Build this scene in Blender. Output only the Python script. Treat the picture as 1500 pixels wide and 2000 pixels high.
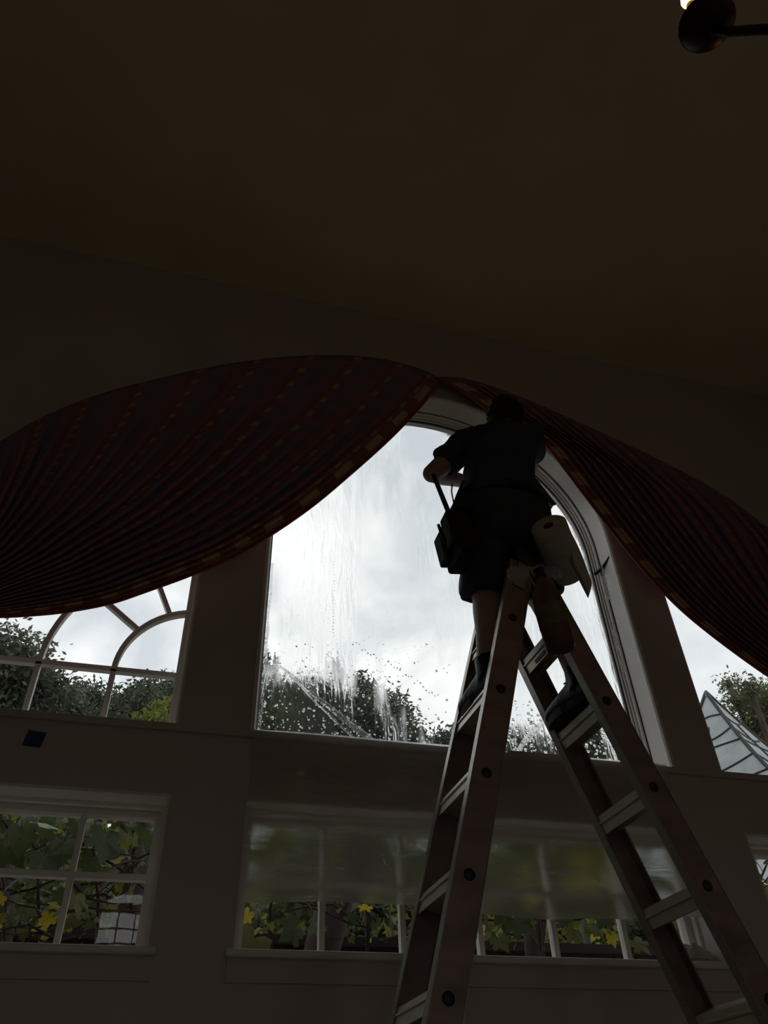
import bpy, bmesh, math, random
from mathutils import Vector, Matrix, noise
from mathutils.geometry import tessellate_polygon
rnd = random.Random(7)
PI = math.pi
for o in list(bpy.data.objects):
    bpy.data.objects.remove(o)
scene = bpy.context.scene
C = scene.collection

# ---------------------------------------------------------------- camera
# world: X right along the window wall, Y out through the windows, Z up, floor at 0
EYE = 1.0                        # eye height
D = 3.1                          # camera to window wall
F = 1520.0                       # focal length in pixels of the 1500x2000 frame
R = Matrix(((0.96537328, -0.14795799, -0.21485542),
            (-0.25906255, -0.64057589, -0.7228756),
            (-0.03067598, 0.75350578, -0.65672522)))
cam_d = bpy.data.cameras.new('camera')
cam_d.sensor_fit = 'HORIZONTAL'
cam_d.sensor_width = 36.0
cam_d.lens = 36.0 * F / 1500.0
cam_d.clip_start = 0.02
cam = bpy.data.objects.new('camera', cam_d)
C.objects.link(cam)
cam.matrix_world = Matrix.Translation((0, 0, EYE)) @ R.to_4x4()
scene.camera = cam

def ray(x, y):
    return R @ Vector((x - 750.0, -(y - 1000.0), -F))
def px(x, y, Y):
    """point seen at photo pixel (x, y) at depth Y"""
    d = ray(x, y)
    d = d * (Y / d.y)
    return Vector((d.x, d.y, d.z + EYE))
def W(u, v, dy=0.0):
    """point on the window wall; u, v in units of D, v above the eye"""
    return Vector((u * D, D + dy, v * D + EYE))

# ---------------------------------------------------------------- sky
world = bpy.data.worlds.new('overcast_sky')
scene.world = world
world.use_nodes = True
nt = world.node_tree
nt.nodes.clear()
wo = nt.nodes.new('ShaderNodeOutputWorld')
bg = nt.nodes.new('ShaderNodeBackground')
tc = nt.nodes.new('ShaderNodeTexCoord')
mp = nt.nodes.new('ShaderNodeMapping')
mp.inputs['Scale'].default_value = (1.0, 1.0, 1.6)
mp.inputs['Location'].default_value = (0.8, 0.1, 0.3)
nz = nt.nodes.new('ShaderNodeTexNoise')
nz.inputs['Scale'].default_value = 5.0
nz.inputs['Detail'].default_value = 7.0
nz.inputs['Roughness'].default_value = 0.52
nz.inputs['Distortion'].default_value = 0.4
cr = nt.nodes.new('ShaderNodeValToRGB')
e = cr.color_ramp.elements
e[0].position = 0.36; e[0].color = (0.60, 0.63, 0.68, 1)
e[1].position = 0.64; e[1].color = (1.0, 1.0, 1.0, 1)
m = cr.color_ramp.elements.new(0.5); m.color = (0.77, 0.79, 0.81, 1)
nt.links.new(tc.outputs['Generated'], mp.inputs['Vector'])
nt.links.new(mp.outputs['Vector'], nz.inputs['Vector'])
nt.links.new(nz.outputs['Fac'], cr.inputs['Fac'])
nt.links.new(cr.outputs['Color'], bg.inputs['Color'])
nt.links.new(bg.outputs['Background'], wo.inputs['Surface'])
bg.inputs['Strength'].default_value = 1.0

vs = scene.view_settings
vs.view_transform = 'Standard'
vs.look = 'None'
vs.exposure = 0.33
vs.gamma = 1.0
vs.use_curve_mapping = False
scene.cycles.max_bounces = 9
scene.cycles.diffuse_bounces = 5
scene.cycles.glossy_bounces = 3
scene.cycles.transparent_max_bounces = 14

# ---------------------------------------------------------------- materials
def new_mat(name):
    m = bpy.data.materials.new(name)
    m.use_nodes = True
    n = m.node_tree
    n.nodes.clear()
    out = n.nodes.new('ShaderNodeOutputMaterial')
    return m, n, out

def mat(name, col, rough=0.6, metal=0.0, var=0.15, scale=6.0, bump=0.0, bscale=40.0, stretch=None,
        spec=0.5, transl=0.0, tcol=None, coat=0.0):
    m, n, out = new_mat(name)
    b = n.nodes.new('ShaderNodeBsdfPrincipled')
    b.inputs['Roughness'].default_value = rough
    b.inputs['Metallic'].default_value = metal
    b.inputs['Specular IOR Level'].default_value = spec
    b.inputs['Coat Weight'].default_value = coat
    t = n.nodes.new('ShaderNodeTexCoord')
    mpn = n.nodes.new('ShaderNodeMapping')
    if stretch: mpn.inputs['Scale'].default_value = stretch
    n.links.new(t.outputs['Object'], mpn.inputs['Vector'])
    z = n.nodes.new('ShaderNodeTexNoise')
    z.inputs['Scale'].default_value = scale
    z.inputs['Detail'].default_value = 5
    n.links.new(mpn.outputs['Vector'], z.inputs['Vector'])
    rp = n.nodes.new('ShaderNodeValToRGB')
    rp.color_ramp.elements[0].position = 0.3
    rp.color_ramp.elements[1].position = 0.7
    rp.color_ramp.elements[0].color = tuple(c * (1 - var) for c in col) + (1,)
    rp.color_ramp.elements[1].color = tuple(min(1, c * (1 + var)) for c in col) + (1,)
    n.links.new(z.outputs['Fac'], rp.inputs['Fac'])
    n.links.new(rp.outputs['Color'], b.inputs['Base Color'])
    if bump:
        z2 = n.nodes.new('ShaderNodeTexNoise')
        z2.inputs['Scale'].default_value = bscale
        z2.inputs['Detail'].default_value = 3
        n.links.new(mpn.outputs['Vector'], z2.inputs['Vector'])
        bp = n.nodes.new('ShaderNodeBump')
        bp.inputs['Strength'].default_value = bump
        bp.inputs['Distance'].default_value = 0.02
        n.links.new(z2.outputs['Fac'], bp.inputs['Height'])
        n.links.new(bp.outputs['Normal'], b.inputs['Normal'])
    if transl:
        tr = n.nodes.new('ShaderNodeBsdfTranslucent')
        if tcol: tr.inputs['Color'].default_value = tuple(tcol) + (1,)
        else: n.links.new(rp.outputs['Color'], tr.inputs['Color'])
        mx = n.nodes.new('ShaderNodeMixShader')
        mx.inputs['Fac'].default_value = transl
        n.links.new(b.outputs['BSDF'], mx.inputs[1])
        n.links.new(tr.outputs['BSDF'], mx.inputs[2])
        n.links.new(mx.outputs['Shader'], out.inputs['Surface'])
    else:
        n.links.new(b.outputs['BSDF'], out.inputs['Surface'])
    return m

def schlick(n, f0):
    lw = n.nodes.new('ShaderNodeLayerWeight'); lw.inputs['Blend'].default_value = 0.5
    pw = n.nodes.new('ShaderNodeMath'); pw.operation = 'POWER'; pw.inputs[1].default_value = 5.0
    ma = n.nodes.new('ShaderNodeMath'); ma.operation = 'MULTIPLY_ADD'; ma.inputs[1].default_value = 1 - f0; ma.inputs[2].default_value = f0
    n.links.new(lw.outputs['Facing'], pw.inputs[0]); n.links.new(pw.outputs['Value'], ma.inputs[0])
    return ma.outputs['Value']

def glass_mat():
    m, n, out = new_mat('window_glass')
    tr = n.nodes.new('ShaderNodeBsdfTransparent')
    tr.inputs['Color'].default_value = (0.95, 0.97, 0.96, 1)
    gl = n.nodes.new('ShaderNodeBsdfGlossy')
    gl.inputs['Roughness'].default_value = 0.0
    z = n.nodes.new('ShaderNodeTexNoise'); z.inputs['Scale'].default_value = 1.5
    bp = n.nodes.new('ShaderNodeBump'); bp.inputs['Strength'].default_value = 0.02; bp.inputs['Distance'].default_value = 0.01
    n.links.new(z.outputs['Fac'], bp.inputs['Height'])
    n.links.new(bp.outputs['Normal'], gl.inputs['Normal'])
    mx = n.nodes.new('ShaderNodeMixShader')
    n.links.new(schlick(n, 0.075), mx.inputs['Fac'])
    n.links.new(tr.outputs['BSDF'], mx.inputs[1])
    n.links.new(gl.outputs['BSDF'], mx.inputs[2])
    n.links.new(mx.outputs['Shader'], out.inputs['Surface'])
    return m

def film_mat(name, ior, rough, haze, clear, bump, stretch, bscale, hazecol=(0.75, 0.78, 0.78), dist=0.03, noise_mask=None):
    """thin wet plastic: clear part + wavy refracting part + a little milky haze"""
    m, n, out = new_mat(name)
    t = n.nodes.new('ShaderNodeTexCoord')
    mpn = n.nodes.new('ShaderNodeMapping'); mpn.inputs['Scale'].default_value = stretch
    n.links.new(t.outputs['Object'], mpn.inputs['Vector'])
    z = n.nodes.new('ShaderNodeTexNoise'); z.inputs['Scale'].default_value = bscale; z.inputs['Detail'].default_value = 4
    z.inputs['Distortion'].default_value = 0.6
    n.links.new(mpn.outputs['Vector'], z.inputs['Vector'])
    bp = n.nodes.new('ShaderNodeBump'); bp.inputs['Strength'].default_value = bump; bp.inputs['Distance'].default_value = dist
    n.links.new(z.outputs['Fac'], bp.inputs['Height'])
    tr = n.nodes.new('ShaderNodeBsdfTransparent'); tr.inputs['Color'].default_value = (0.97, 0.975, 0.97, 1)
    rf = n.nodes.new('ShaderNodeBsdfRefraction'); rf.inputs['IOR'].default_value = ior; rf.inputs['Roughness'].default_value = rough
    rf.inputs['Color'].default_value = (0.97, 0.975, 0.97, 1)
    n.links.new(bp.outputs['Normal'], rf.inputs['Normal'])
    mx = n.nodes.new('ShaderNodeMixShader')
    mx.inputs['Fac'].default_value = 1.0 - clear
    if noise_mask:
        zz = n.nodes.new('ShaderNodeTexNoise'); zz.inputs['Scale'].default_value = noise_mask; zz.inputs['Detail'].default_value = 4
        n.links.new(mpn.outputs['Vector'], zz.inputs['Vector'])
        r2 = n.nodes.new('ShaderNodeValToRGB')
        r2.color_ramp.elements[0].position = 0.46; r2.color_ramp.elements[1].position = 0.54
        n.links.new(zz.outputs['Fac'], r2.inputs['Fac'])
        n.links.new(r2.outputs['Color'], mx.inputs['Fac'])
    n.links.new(tr.outputs['BSDF'], mx.inputs[1])
    n.links.new(rf.outputs['BSDF'], mx.inputs[2])
    df = n.nodes.new('ShaderNodeBsdfTranslucent'); df.inputs['Color'].default_value = hazecol + (1,)
    dd = n.nodes.new('ShaderNodeBsdfDiffuse'); dd.inputs['Color'].default_value = hazecol + (1,)
    m2 = n.nodes.new('ShaderNodeMixShader'); m2.inputs['Fac'].default_value = 0.5
    n.links.new(df.outputs['BSDF'], m2.inputs[1]); n.links.new(dd.outputs['BSDF'], m2.inputs[2])
    m3 = n.nodes.new('ShaderNodeMixShader'); m3.inputs['Fac'].default_value = haze
    n.links.new(mx.outputs['Shader'], m3.inputs[1]); n.links.new(m2.outputs['Shader'], m3.inputs[2])
    gl = n.nodes.new('ShaderNodeBsdfGlossy'); gl.inputs['Roughness'].default_value = 0.12
    n.links.new(bp.outputs['Normal'], gl.inputs['Normal'])
    m4 = n.nodes.new('ShaderNodeMixShader')
    n.links.new(schlick(n, 0.04), m4.inputs['Fac'])
    n.links.new(m3.outputs['Shader'], m4.inputs[1]); n.links.new(gl.outputs['BSDF'], m4.inputs[2])
    n.links.new(m4.outputs['Shader'], out.inputs['Surface'])
    return m

def drop_mat():
    m, n, out = new_mat('water')
    rf = n.nodes.new('ShaderNodeBsdfRefraction'); rf.inputs['IOR'].default_value = 1.33; rf.inputs['Roughness'].default_value = 0.0
    z = n.nodes.new('ShaderNodeTexNoise'); z.inputs['Scale'].default_value = 60
    bp = n.nodes.new('ShaderNodeBump'); bp.inputs['Strength'].default_value = 0.1
    n.links.new(z.outputs['Fac'], bp.inputs['Height']); n.links.new(bp.outputs['Normal'], rf.inputs['Normal'])
    n.links.new(rf.outputs['BSDF'], out.inputs['Surface'])
    return m

def emit_mat(name, col, s):
    m, n, out = new_mat(name)
    em = n.nodes.new('ShaderNodeEmission')
    t = n.nodes.new('ShaderNodeTexCoord'); z = n.nodes.new('ShaderNodeTexNoise')
    z.inputs['Scale'].default_value = 8
    n.links.new(t.outputs['Object'], z.inputs['Vector'])
    rp = n.nodes.new('ShaderNodeValToRGB')
    rp.color_ramp.elements[0].color = tuple(c * .9 for c in col) + (1,)
    rp.color_ramp.elements[1].color = tuple(col) + (1,)
    n.links.new(z.outputs['Fac'], rp.inputs['Fac']); n.links.new(rp.outputs['Color'], em.inputs['Color'])
    em.inputs['Strength'].default_value = s
    n.links.new(em.outputs['Emission'], out.inputs['Surface'])
    return m

def plaid_mat():
    """red, navy and tan plaid: u counts stripes across the folds, v along them; u close to the hem carries tan blocks"""
    m, n, out = new_mat('plaid_fabric')
    uv = n.nodes.new('ShaderNodeUVMap')
    sp = n.nodes.new('ShaderNodeSeparateXYZ')
    n.links.new(uv.outputs['UV'], sp.inputs['Vector'])
    def math_(op, a, b=None, c=None):
        q = n.nodes.new('ShaderNodeMath'); q.operation = op
        for i, v in enumerate((a, b, c)):
            if v is None: continue
            if isinstance(v, (int, float)): q.inputs[i].default_value = v
            else: n.links.new(v, q.inputs[i])
        return q.outputs['Value']
    u, v = sp.outputs['X'], sp.outputs['Y']
    fu, fv = math_('FRACT', u), math_('FRACT', v)
    def band(f, a, b): return math_('MULTIPLY', math_('GREATER_THAN', f, a), math_('LESS_THAN', f, b))
    def mix(f, a, b):
        q = n.nodes.new('ShaderNodeMix'); q.data_type = 'RGBA'
        n.links.new(f, q.inputs[0])
        for i, s in ((6, a), (7, b)):
            if isinstance(s, tuple): q.inputs[i].default_value = s + (1,)
            else: n.links.new(s, q.inputs[i])
        return q.outputs[2]
    red, navy, tan, wine = (0.44, 0.17, 0.21), (0.25, 0.23, 0.36), (0.72, 0.55, 0.36), (0.32, 0.15, 0.19)
    cu = mix(band(fu, 0.0, 0.45), red, navy)
    cu = mix(band(fu, 0.70, 0.82), cu, wine)
    cv = mix(band(fv, 0.0, 0.4), red, navy)
    cv = mix(band(fv, 0.62, 0.72), cv, (0.42, 0.27, 0.16))
    chk = math_('GREATER_THAN', math_('FRACT', math_('ADD', math_('MULTIPLY', u, 9.0), math_('MULTIPLY', v, 9.0))), 0.5)
    col = mix(chk, cu, cv)
    tanmask = math_('MULTIPLY', band(fu, 0.84, 0.97), band(fv, 0.1, 0.42))
    col = mix(tanmask, col, (0.60, 0.40, 0.19))
    # the hem band of tan and red blocks
    hem = math_('GREATER_THAN', u, 11.05)
    blocks = math_('GREATER_THAN', math_('FRACT', math_('MULTIPLY', v, 0.6)), 0.5)
    hc = mix(blocks, (0.42, 0.19, 0.14), tan)
    hm2 = math_('MULTIPLY', hem, math_('LESS_THAN', u, 11.62))
    col = mix(math_('GREATER_THAN', u, 11.62), col, (0.40, 0.13, 0.11))
    col = mix(hm2, col, hc)
    b = n.nodes.new('ShaderNodeBsdfPrincipled'); b.inputs['Roughness'].default_value = 0.85
    b.inputs['Specular IOR Level'].default_value = 0.2
    n.links.new(col, b.inputs['Base Color'])
    tr = n.nodes.new('ShaderNodeBsdfTranslucent'); n.links.new(col, tr.inputs['Color'])
    mx = n.nodes.new('ShaderNodeMixShader'); mx.inputs['Fac'].default_value = 0.08
    n.links.new(b.outputs['BSDF'], mx.inputs[1]); n.links.new(tr.outputs['BSDF'], mx.inputs[2])
    n.links.new(mx.outputs['Shader'], out.inputs['Surface'])
    return m

M = dict(
    wall=mat('painted_wall', (0.60, 0.52, 0.48), 0.9, var=0.05, scale=2, bump=0.05, bscale=90, spec=0.2),
    ceil=mat('ceiling_paint', (0.82, 0.71, 0.50), 0.95, var=0.05, scale=2, bump=0.04, bscale=60, spec=0.15),
    trim=mat('white_trim_paint', (0.80, 0.76, 0.70), 0.45, var=0.05, scale=4),
    dark_line=mat('dark_gasket', (0.03, 0.03, 0.03), 0.6),
    floor=mat('pale_carpet_floor', (0.50, 0.44, 0.36), 0.4, var=0.3, scale=4, stretch=(1, 12, 1)),
    glass=glass_mat(),
    plaid=plaid_mat(),
    alu=mat('brushed_aluminium', (0.42, 0.40, 0.36), 0.38, 0.85, var=0.12, scale=9, stretch=(1, 1, 14)),
    rung=mat('ribbed_aluminium', (0.74, 0.71, 0.60), 0.42, 0.6, var=0.1, scale=9),
    rail=mat('dull_ladder_rail', (0.33, 0.24, 0.22), 0.5, 0.45, var=0.25, scale=5, stretch=(1, 1, 3)),
    black=mat('black_plastic', (0.012, 0.012, 0.013), 0.45),
    rubber=mat('black_rubber', (0.015, 0.015, 0.015), 0.8),
    skin=mat('skin', (0.44, 0.29, 0.24), 0.55, var=0.1, scale=20, bump=0.05, bscale=120),
    shirt=mat('navy_cotton', (0.052, 0.062, 0.100), 0.9, var=0.2, scale=20, bump=0.5, bscale=22, spec=0.2),
    shorts=mat('dark_shorts_cloth', (0.045, 0.053, 0.078), 0.75, var=0.2, scale=18, bump=0.6, bscale=25, spec=0.3),
    hair=mat('black_hair', (0.008, 0.007, 0.007), 0.6, var=0.3, scale=60, bump=0.6, bscale=90),
    shoe=mat('black_shoe_leather', (0.014, 0.015, 0.018), 0.5, var=0.2, scale=18, bump=0.2),
    lace=mat('grey_lace', (0.12, 0.11, 0.11), 0.8),
    sole=mat('dark_sole', (0.02, 0.02, 0.022), 0.8),
    pouch=mat('black_webbing', (0.014, 0.014, 0.015), 0.8, bump=0.3),
    steel=mat('tool_steel', (0.25, 0.25, 0.26), 0.35, 0.9),
    towel=mat('paper_towel', (0.66, 0.63, 0.57), 0.95, var=0.05, scale=30, bump=0.4, bscale=140, transl=0.12),
    card=mat('cardboard_core', (0.20, 0.13, 0.08), 0.9),
    brown=mat('brown_bottle', (0.17, 0.085, 0.055), 0.5, var=0.3, scale=9),
    blabel=mat('bottle_label', (0.20, 0.17, 0.09), 0.6, var=0.3, scale=14),
    blue=mat('blue_painter_tape', (0.012, 0.05, 0.16), 0.8, var=0.2, scale=40),
    yellow=mat('yellow_tape', (0.52, 0.55, 0.03), 0.7, var=0.15, scale=30),
    bark=mat('bark', (0.05, 0.034, 0.026), 0.95, var=0.5, scale=9, stretch=(3, 3, .7), bump=0.8, bscale=18),
    post=mat('weathered_post', (0.045, 0.028, 0.024), 0.9, var=0.3, scale=7, stretch=(4, 4, .6), bump=0.4),
    fence=mat('dark_fence_wood', (0.02, 0.016, 0.014), 0.9, var=0.3, scale=7, stretch=(5, 5, .6)),
    grass=mat('lawn', (0.05, 0.075, 0.02), 1.0, var=0.4, scale=3, bump=0.5),
    leaf_a=mat('dark_vine_leaf', (0.055, 0.080, 0.035), 0.55, var=0.35, scale=9, transl=0.3, tcol=(0.085, 0.125, 0.03)),
    leaf_b=mat('olive_vine_leaf', (0.10, 0.115, 0.03), 0.55, var=0.35, scale=9, transl=0.4, tcol=(0.20, 0.21, 0.025)),
    leaf_c=mat('yellow_vine_leaf', (0.30, 0.26, 0.04), 0.6, var=0.3, scale=9, transl=0.5, tcol=(0.60, 0.48, 0.03)),
    leaf_p=mat('pale_vine_leaf', (0.20, 0.27, 0.15), 0.6, var=0.2, scale=9, transl=0.2),
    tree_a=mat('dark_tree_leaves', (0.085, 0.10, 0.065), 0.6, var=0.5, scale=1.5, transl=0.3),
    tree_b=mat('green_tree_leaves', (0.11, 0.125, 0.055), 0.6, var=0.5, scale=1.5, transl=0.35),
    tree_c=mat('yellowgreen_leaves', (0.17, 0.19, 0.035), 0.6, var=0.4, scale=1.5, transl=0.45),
    canvas=mat('pale_canopy_cloth', (0.62, 0.66, 0.68), 0.7, var=0.18, scale=5, transl=0.5, bump=0.2, bscale=9),
    seam=mat('dark_green_seam', (0.025, 0.032, 0.024), 0.7),
    bronze=mat('dark_bronze', (0.03, 0.017, 0.014), 0.45, 0.6, var=0.3, scale=12),
    candle=mat('ivory_candle_sleeve', (0.5, 0.42, 0.28), 0.6),
    bulb=emit_mat('candle_bulb_glow', (1.0, 0.46, 0.13), 7.0),
    film=film_mat('wet_window_film', 1.06, 0.0, 0.04, 0.45, 0.65, (1.6, 1, 0.28), 22.0, noise_mask=2.2),
    hang=film_mat('milky_hanging_film', 1.16, 0.55, 0.27, 0.04, 0.5, (0.6, 1, 2.0), 5.0, hazecol=(0.66, 0.59, 0.52)),
    clear=film_mat('clear_plastic', 1.08, 0.05, 0.22, 0.35, 1.0, (1, 1, 1), 35.0),
    water=drop_mat(),
)

# ---------------------------------------------------------------- mesh helpers
def link(name, me, material=None, parent=None):
    o = bpy.data.objects.new(name, me)
    C.objects.link(o)
    if material is not None:
        me.materials.clear(); me.materials.append(M[material] if isinstance(material, str) else material)
    if parent is not None:
        o.parent = parent
    return o

def tag(o, label=None, cat=None, group=None, kind=None):
    if label: o['label'] = label
    if cat: o['category'] = cat
    if group: o['group'] = group
    if kind: o['kind'] = kind
    return o

def empty(name, loc=(0, 0, 0)):
    o = bpy.data.objects.new(name, None)
    C.objects.link(o); o.location = loc
    o.empty_display_size = 0.1
    return o

class MB:
    def __init__(s): s.v = []; s.f = []; s.uv = None
    def add(s, vs_, fs):
        k = len(s.v); s.v += [tuple(p) for p in vs_]; s.f += [tuple(i + k for i in q) for q in fs]; return s
    def box(s, c, size, rot=None):
        x, y, z = (q * .5 for q in size)
        P = [Vector((a * x, b * y, d * z)) for a in (-1, 1) for b in (-1, 1) for d in (-1, 1)]
        if rot is not None: P = [rot @ p for p in P]
        c = Vector(c)
        return s.add([p + c for p in P], [(0, 1, 3, 2), (4, 6, 7, 5), (0, 4, 5, 1), (2, 3, 7, 6), (0, 2, 6, 4), (1, 5, 7, 3)])
    def box2(s, a, b):
        return s.box([(i + j) / 2 for i, j in zip(a, b)], [abs(i - j) for i, j in zip(a, b)])
    def beam(s, a, b, ax1, w1, w2):
        """bar from a to b; cross-section w1 along ax1 and w2 across"""
        a, b = Vector(a), Vector(b); d = (b - a).normalized()
        n1 = (Vector(ax1) - d * d.dot(Vector(ax1))).normalized(); n2 = d.cross(n1)
        q = []
        for p in (a, b):
            for i, j in ((-1, -1), (1, -1), (1, 1), (-1, 1)):
                q.append(p + n1 * (i * w1 / 2) + n2 * (j * w2 / 2))
        return s.add(q, [(0, 1, 2, 3), (7, 6, 5, 4)] + [(i, i + 4, (i + 1) % 4 + 4, (i + 1) % 4) for i in range(4)])
    def tube(s, pts, r, n=8, cap=True):
        pts = [Vector(p) for p in pts]
        rs = r if isinstance(r, (list, tuple)) else [r] * len(pts)
        base = len(s.v); prev = None
        for i, p in enumerate(pts):
            t = (pts[min(i + 1, len(pts) - 1)] - pts[max(i - 1, 0)]).normalized()
            ref = prev if prev is not None else (Vector((0, 0, 1)) if abs(t.z) < .9 else Vector((1, 0, 0)))
            a = (ref - t * t.dot(ref)).normalized(); b = t.cross(a); prev = a
            for k in range(n):
                q = 2 * PI * k / n
                s.v.append(tuple(p + (a * math.cos(q) + b * math.sin(q)) * rs[i]))
        for i in range(len(pts) - 1):
            for k in range(n):
                s.f.append((base + i * n + k, base + i * n + (k + 1) % n, base + (i + 1) * n + (k + 1) % n, base + (i + 1) * n + k))
        if cap:
            s.f.append(tuple(base + k for k in reversed(range(n))))
            s.f.append(tuple(base + (len(pts) - 1) * n + k for k in range(n)))
        return s
    def lathe(s, prof, c, n=24, axis=None):
        c = Vector(c); base = len(s.v)
        rot = Vector((0, 0, 1)).rotation_difference(Vector(axis)).to_matrix() if axis is not None else Matrix.Identity(3)
        for r, z in prof:
            for k in range(n):
                q = 2 * PI * k / n
                s.v.append(tuple(c + rot @ Vector((r * math.cos(q), r * math.sin(q), z))))
        for i in range(len(prof) - 1):
            for k in range(n):
                s.f.append((base + i * n + k, base + i * n + (k + 1) % n, base + (i + 1) * n + (k + 1) % n, base + (i + 1) * n + k))
        return s
    def ball(s, c, r, n=10, sc=(1, 1, 1), rot=None):
        prof = [(math.sin(PI * i / n), -math.cos(PI * i / n)) for i in range(n + 1)]
        base = len(s.v); c = Vector(c)
        for a, z in prof:
            for k in range(2 * n):
                q = PI * k / n
                p = Vector((a * math.cos(q) * r * sc[0], a * math.sin(q) * r * sc[1], z * r * sc[2]))
                if rot is not None: p = rot @ p
                s.v.append(tuple(c + p))
        N = 2 * n
        for i in range(n):
            for k in range(N):
                s.f.append((base + i * N + k, base + i * N + (k + 1) % N, base + (i + 1) * N + (k + 1) % N, base + (i + 1) * N + k))
        return s
    def grid(s, fn, nu, nv, uvf=None, closed=False):
        base = len(s.v)
        if uvf: s.uv = s.uv or {}
        for i in range(nu + 1):
            for j in range(nv + 1):
                if uvf: s.uv[len(s.v)] = uvf(i / nu, j / nv)
                s.v.append(tuple(fn(i / nu, j / nv)))
        for i in range(nu):
            for j in range(nv):
                a = base + i * (nv + 1) + j
                s.f.append((a, a + nv + 1, a + nv + 2, a + 1))
        return s
    def sweep(s, path, prof):
        """path: list of (point, inward normal) in the wall plane; prof: list of (inward offset, depth y)"""
        base = len(s.v); k = len(prof)
        for p, nrm in path:
            for a, d in prof:
                q = Vector(p) + Vector(nrm) * a
                s.v.append((q.x, q.y + d, q.z))
        for i in range(len(path) - 1):
            for j in range(k):
                s.f.append((base + i * k + j, base + i * k + (j + 1) % k, base + (i + 1) * k + (j + 1) % k, base + (i + 1) * k + j))
        s.f.append(tuple(base + j for j in reversed(range(k))))
        s.f.append(tuple(base + (len(path) - 1) * k + j for j in range(k)))
        return s
    def mesh(s, name, smooth=False):
        me = bpy.data.meshes.new(name)
        me.from_pydata(s.v, [], s.f); me.validate(); me.update()
        if s.uv:
            ul = me.uv_layers.new(name='UVMap')
            for lp in me.loops: ul.data[lp.index].uv = s.uv[lp.vertex_index]
        else:
            bm = bmesh.new(); bm.from_mesh(me)
            bmesh.ops.recalc_face_normals(bm, faces=bm.faces); bm.to_mesh(me); bm.free()
        if smooth: me.polygons.foreach_set('use_smooth', [True] * len(me.polygons))
        return me
    def build(s, name, material, parent=None, smooth=False):
        return link(name, s.mesh(name, smooth), material, parent)

def part(name, material, parent, fn, smooth=False):
    mb = MB(); fn(mb); return mb.build(name, material, parent, smooth)

def bevel(o, w=0.004, seg=2):
    md = o.modifiers.new('bevel', 'BEVEL'); md.width = w; md.segments = seg; md.limit_method = 'ANGLE'
    return o

def eval_mesh(o, name):
    dg = bpy.context.evaluated_depsgraph_get()
    me = bpy.data.meshes.new_from_object(o.evaluated_get(dg)); me.name = name
    return me

def plate(name, loops, y0, y1, material, parent=None):
    """flat plate in the X-Z plane with holes, from y0 to y1; loops = [outer, hole, ...] of (x, z)"""
    cu = bpy.data.curves.new(name, 'CURVE'); cu.dimensions = '2D'; cu.fill_mode = 'BOTH'
    cu.extrude = abs(y1 - y0) / 2
    for lp in loops:
        sp = cu.splines.new('POLY'); sp.points.add(len(lp) - 1); sp.use_cyclic_u = True
        for q, (x, z) in zip(sp.points, lp): q.co = (x, z, 0, 1)
    o = bpy.data.objects.new(name, cu); C.objects.link(o)
    bpy.context.view_layer.update()
    me = eval_mesh(o, name)
    bpy.data.objects.remove(o)
    mid = (y0 + y1) / 2
    me.transform(Matrix(((1, 0, 0, 0), (0, 0, -1, mid), (0, 1, 0, 0), (0, 0, 0, 1))))
    me.update()
    return link(name, me, material, parent)

def poly_plate(name, pts, y0, y1, material, parent=None):
    """solid prism of one polygon in the X-Z plane"""
    n = len(pts)
    v = [(x, y0, z) for x, z in pts] + [(x, y1, z) for x, z in pts]
    f = [tuple(range(n)), tuple(reversed(range(n, 2 * n)))] + [(i, n + i, n + (i + 1) % n, (i + 1) % n) for i in range(n)]
    return MB().add(v, f).build(name, material, parent)

def remesh(mb, name, voxel, smooth=4, disp=None):
    me = mb.mesh(name)
    o = bpy.data.objects.new(name, me); C.objects.link(o)
    r = o.modifiers.new('r', 'REMESH'); r.mode = 'VOXEL'; r.voxel_size = voxel; r.use_smooth_shade = True
    s = o.modifiers.new('s', 'SMOOTH'); s.factor = 0.5; s.iterations = smooth
    bpy.context.view_layer.update()
    me2 = eval_mesh(o, name)
    bpy.data.objects.remove(o); bpy.data.meshes.remove(me)
    if disp:
        ns = [v.normal.copy() for v in me2.vertices]
        for v, nn in zip(me2.vertices, ns): v.co += nn * disp(v.co)
        me2.update()
    me2.polygons.foreach_set('use_smooth', [True] * len(me2.polygons))
    return me2

def limb(mb, pts, rs, n=14):
    """capsule chain: tapered tubes and balls, fused later by the remesher"""
    for i, (p, r) in enumerate(zip(pts, rs)):
        mb.ball(p, r, 8)
        if i: mb.tube([pts[i - 1], p], [rs[i - 1], r], n)
    return mb

def loft(mb, rings, n=20):
    """rings: (centre, half width vector, half depth vector)"""
    base = len(mb.v)
    for c, a, b in rings:
        for k in range(n):
            q = 2 * PI * k / n
            ca, sa = math.cos(q), math.sin(q)
            ca = math.copysign(abs(ca) ** .8, ca); sa = math.copysign(abs(sa) ** .8, sa)
            mb.v.append(tuple(Vector(c) + Vector(a) * ca + Vector(b) * sa))
    for i in range(len(rings) - 1):
        for k in range(n):
            mb.f.append((base + i * n + k, base + i * n + (k + 1) % n, base + (i + 1) * n + (k + 1) % n, base + (i + 1) * n + k))
    mb.f.append(tuple(base + k for k in reversed(range(n))))
    mb.f.append(tuple(base + (len(rings) - 1) * n + k for k in range(n)))
    return mb

def struct(o, label=None): return tag(o, label, None, None, 'structure')

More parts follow.
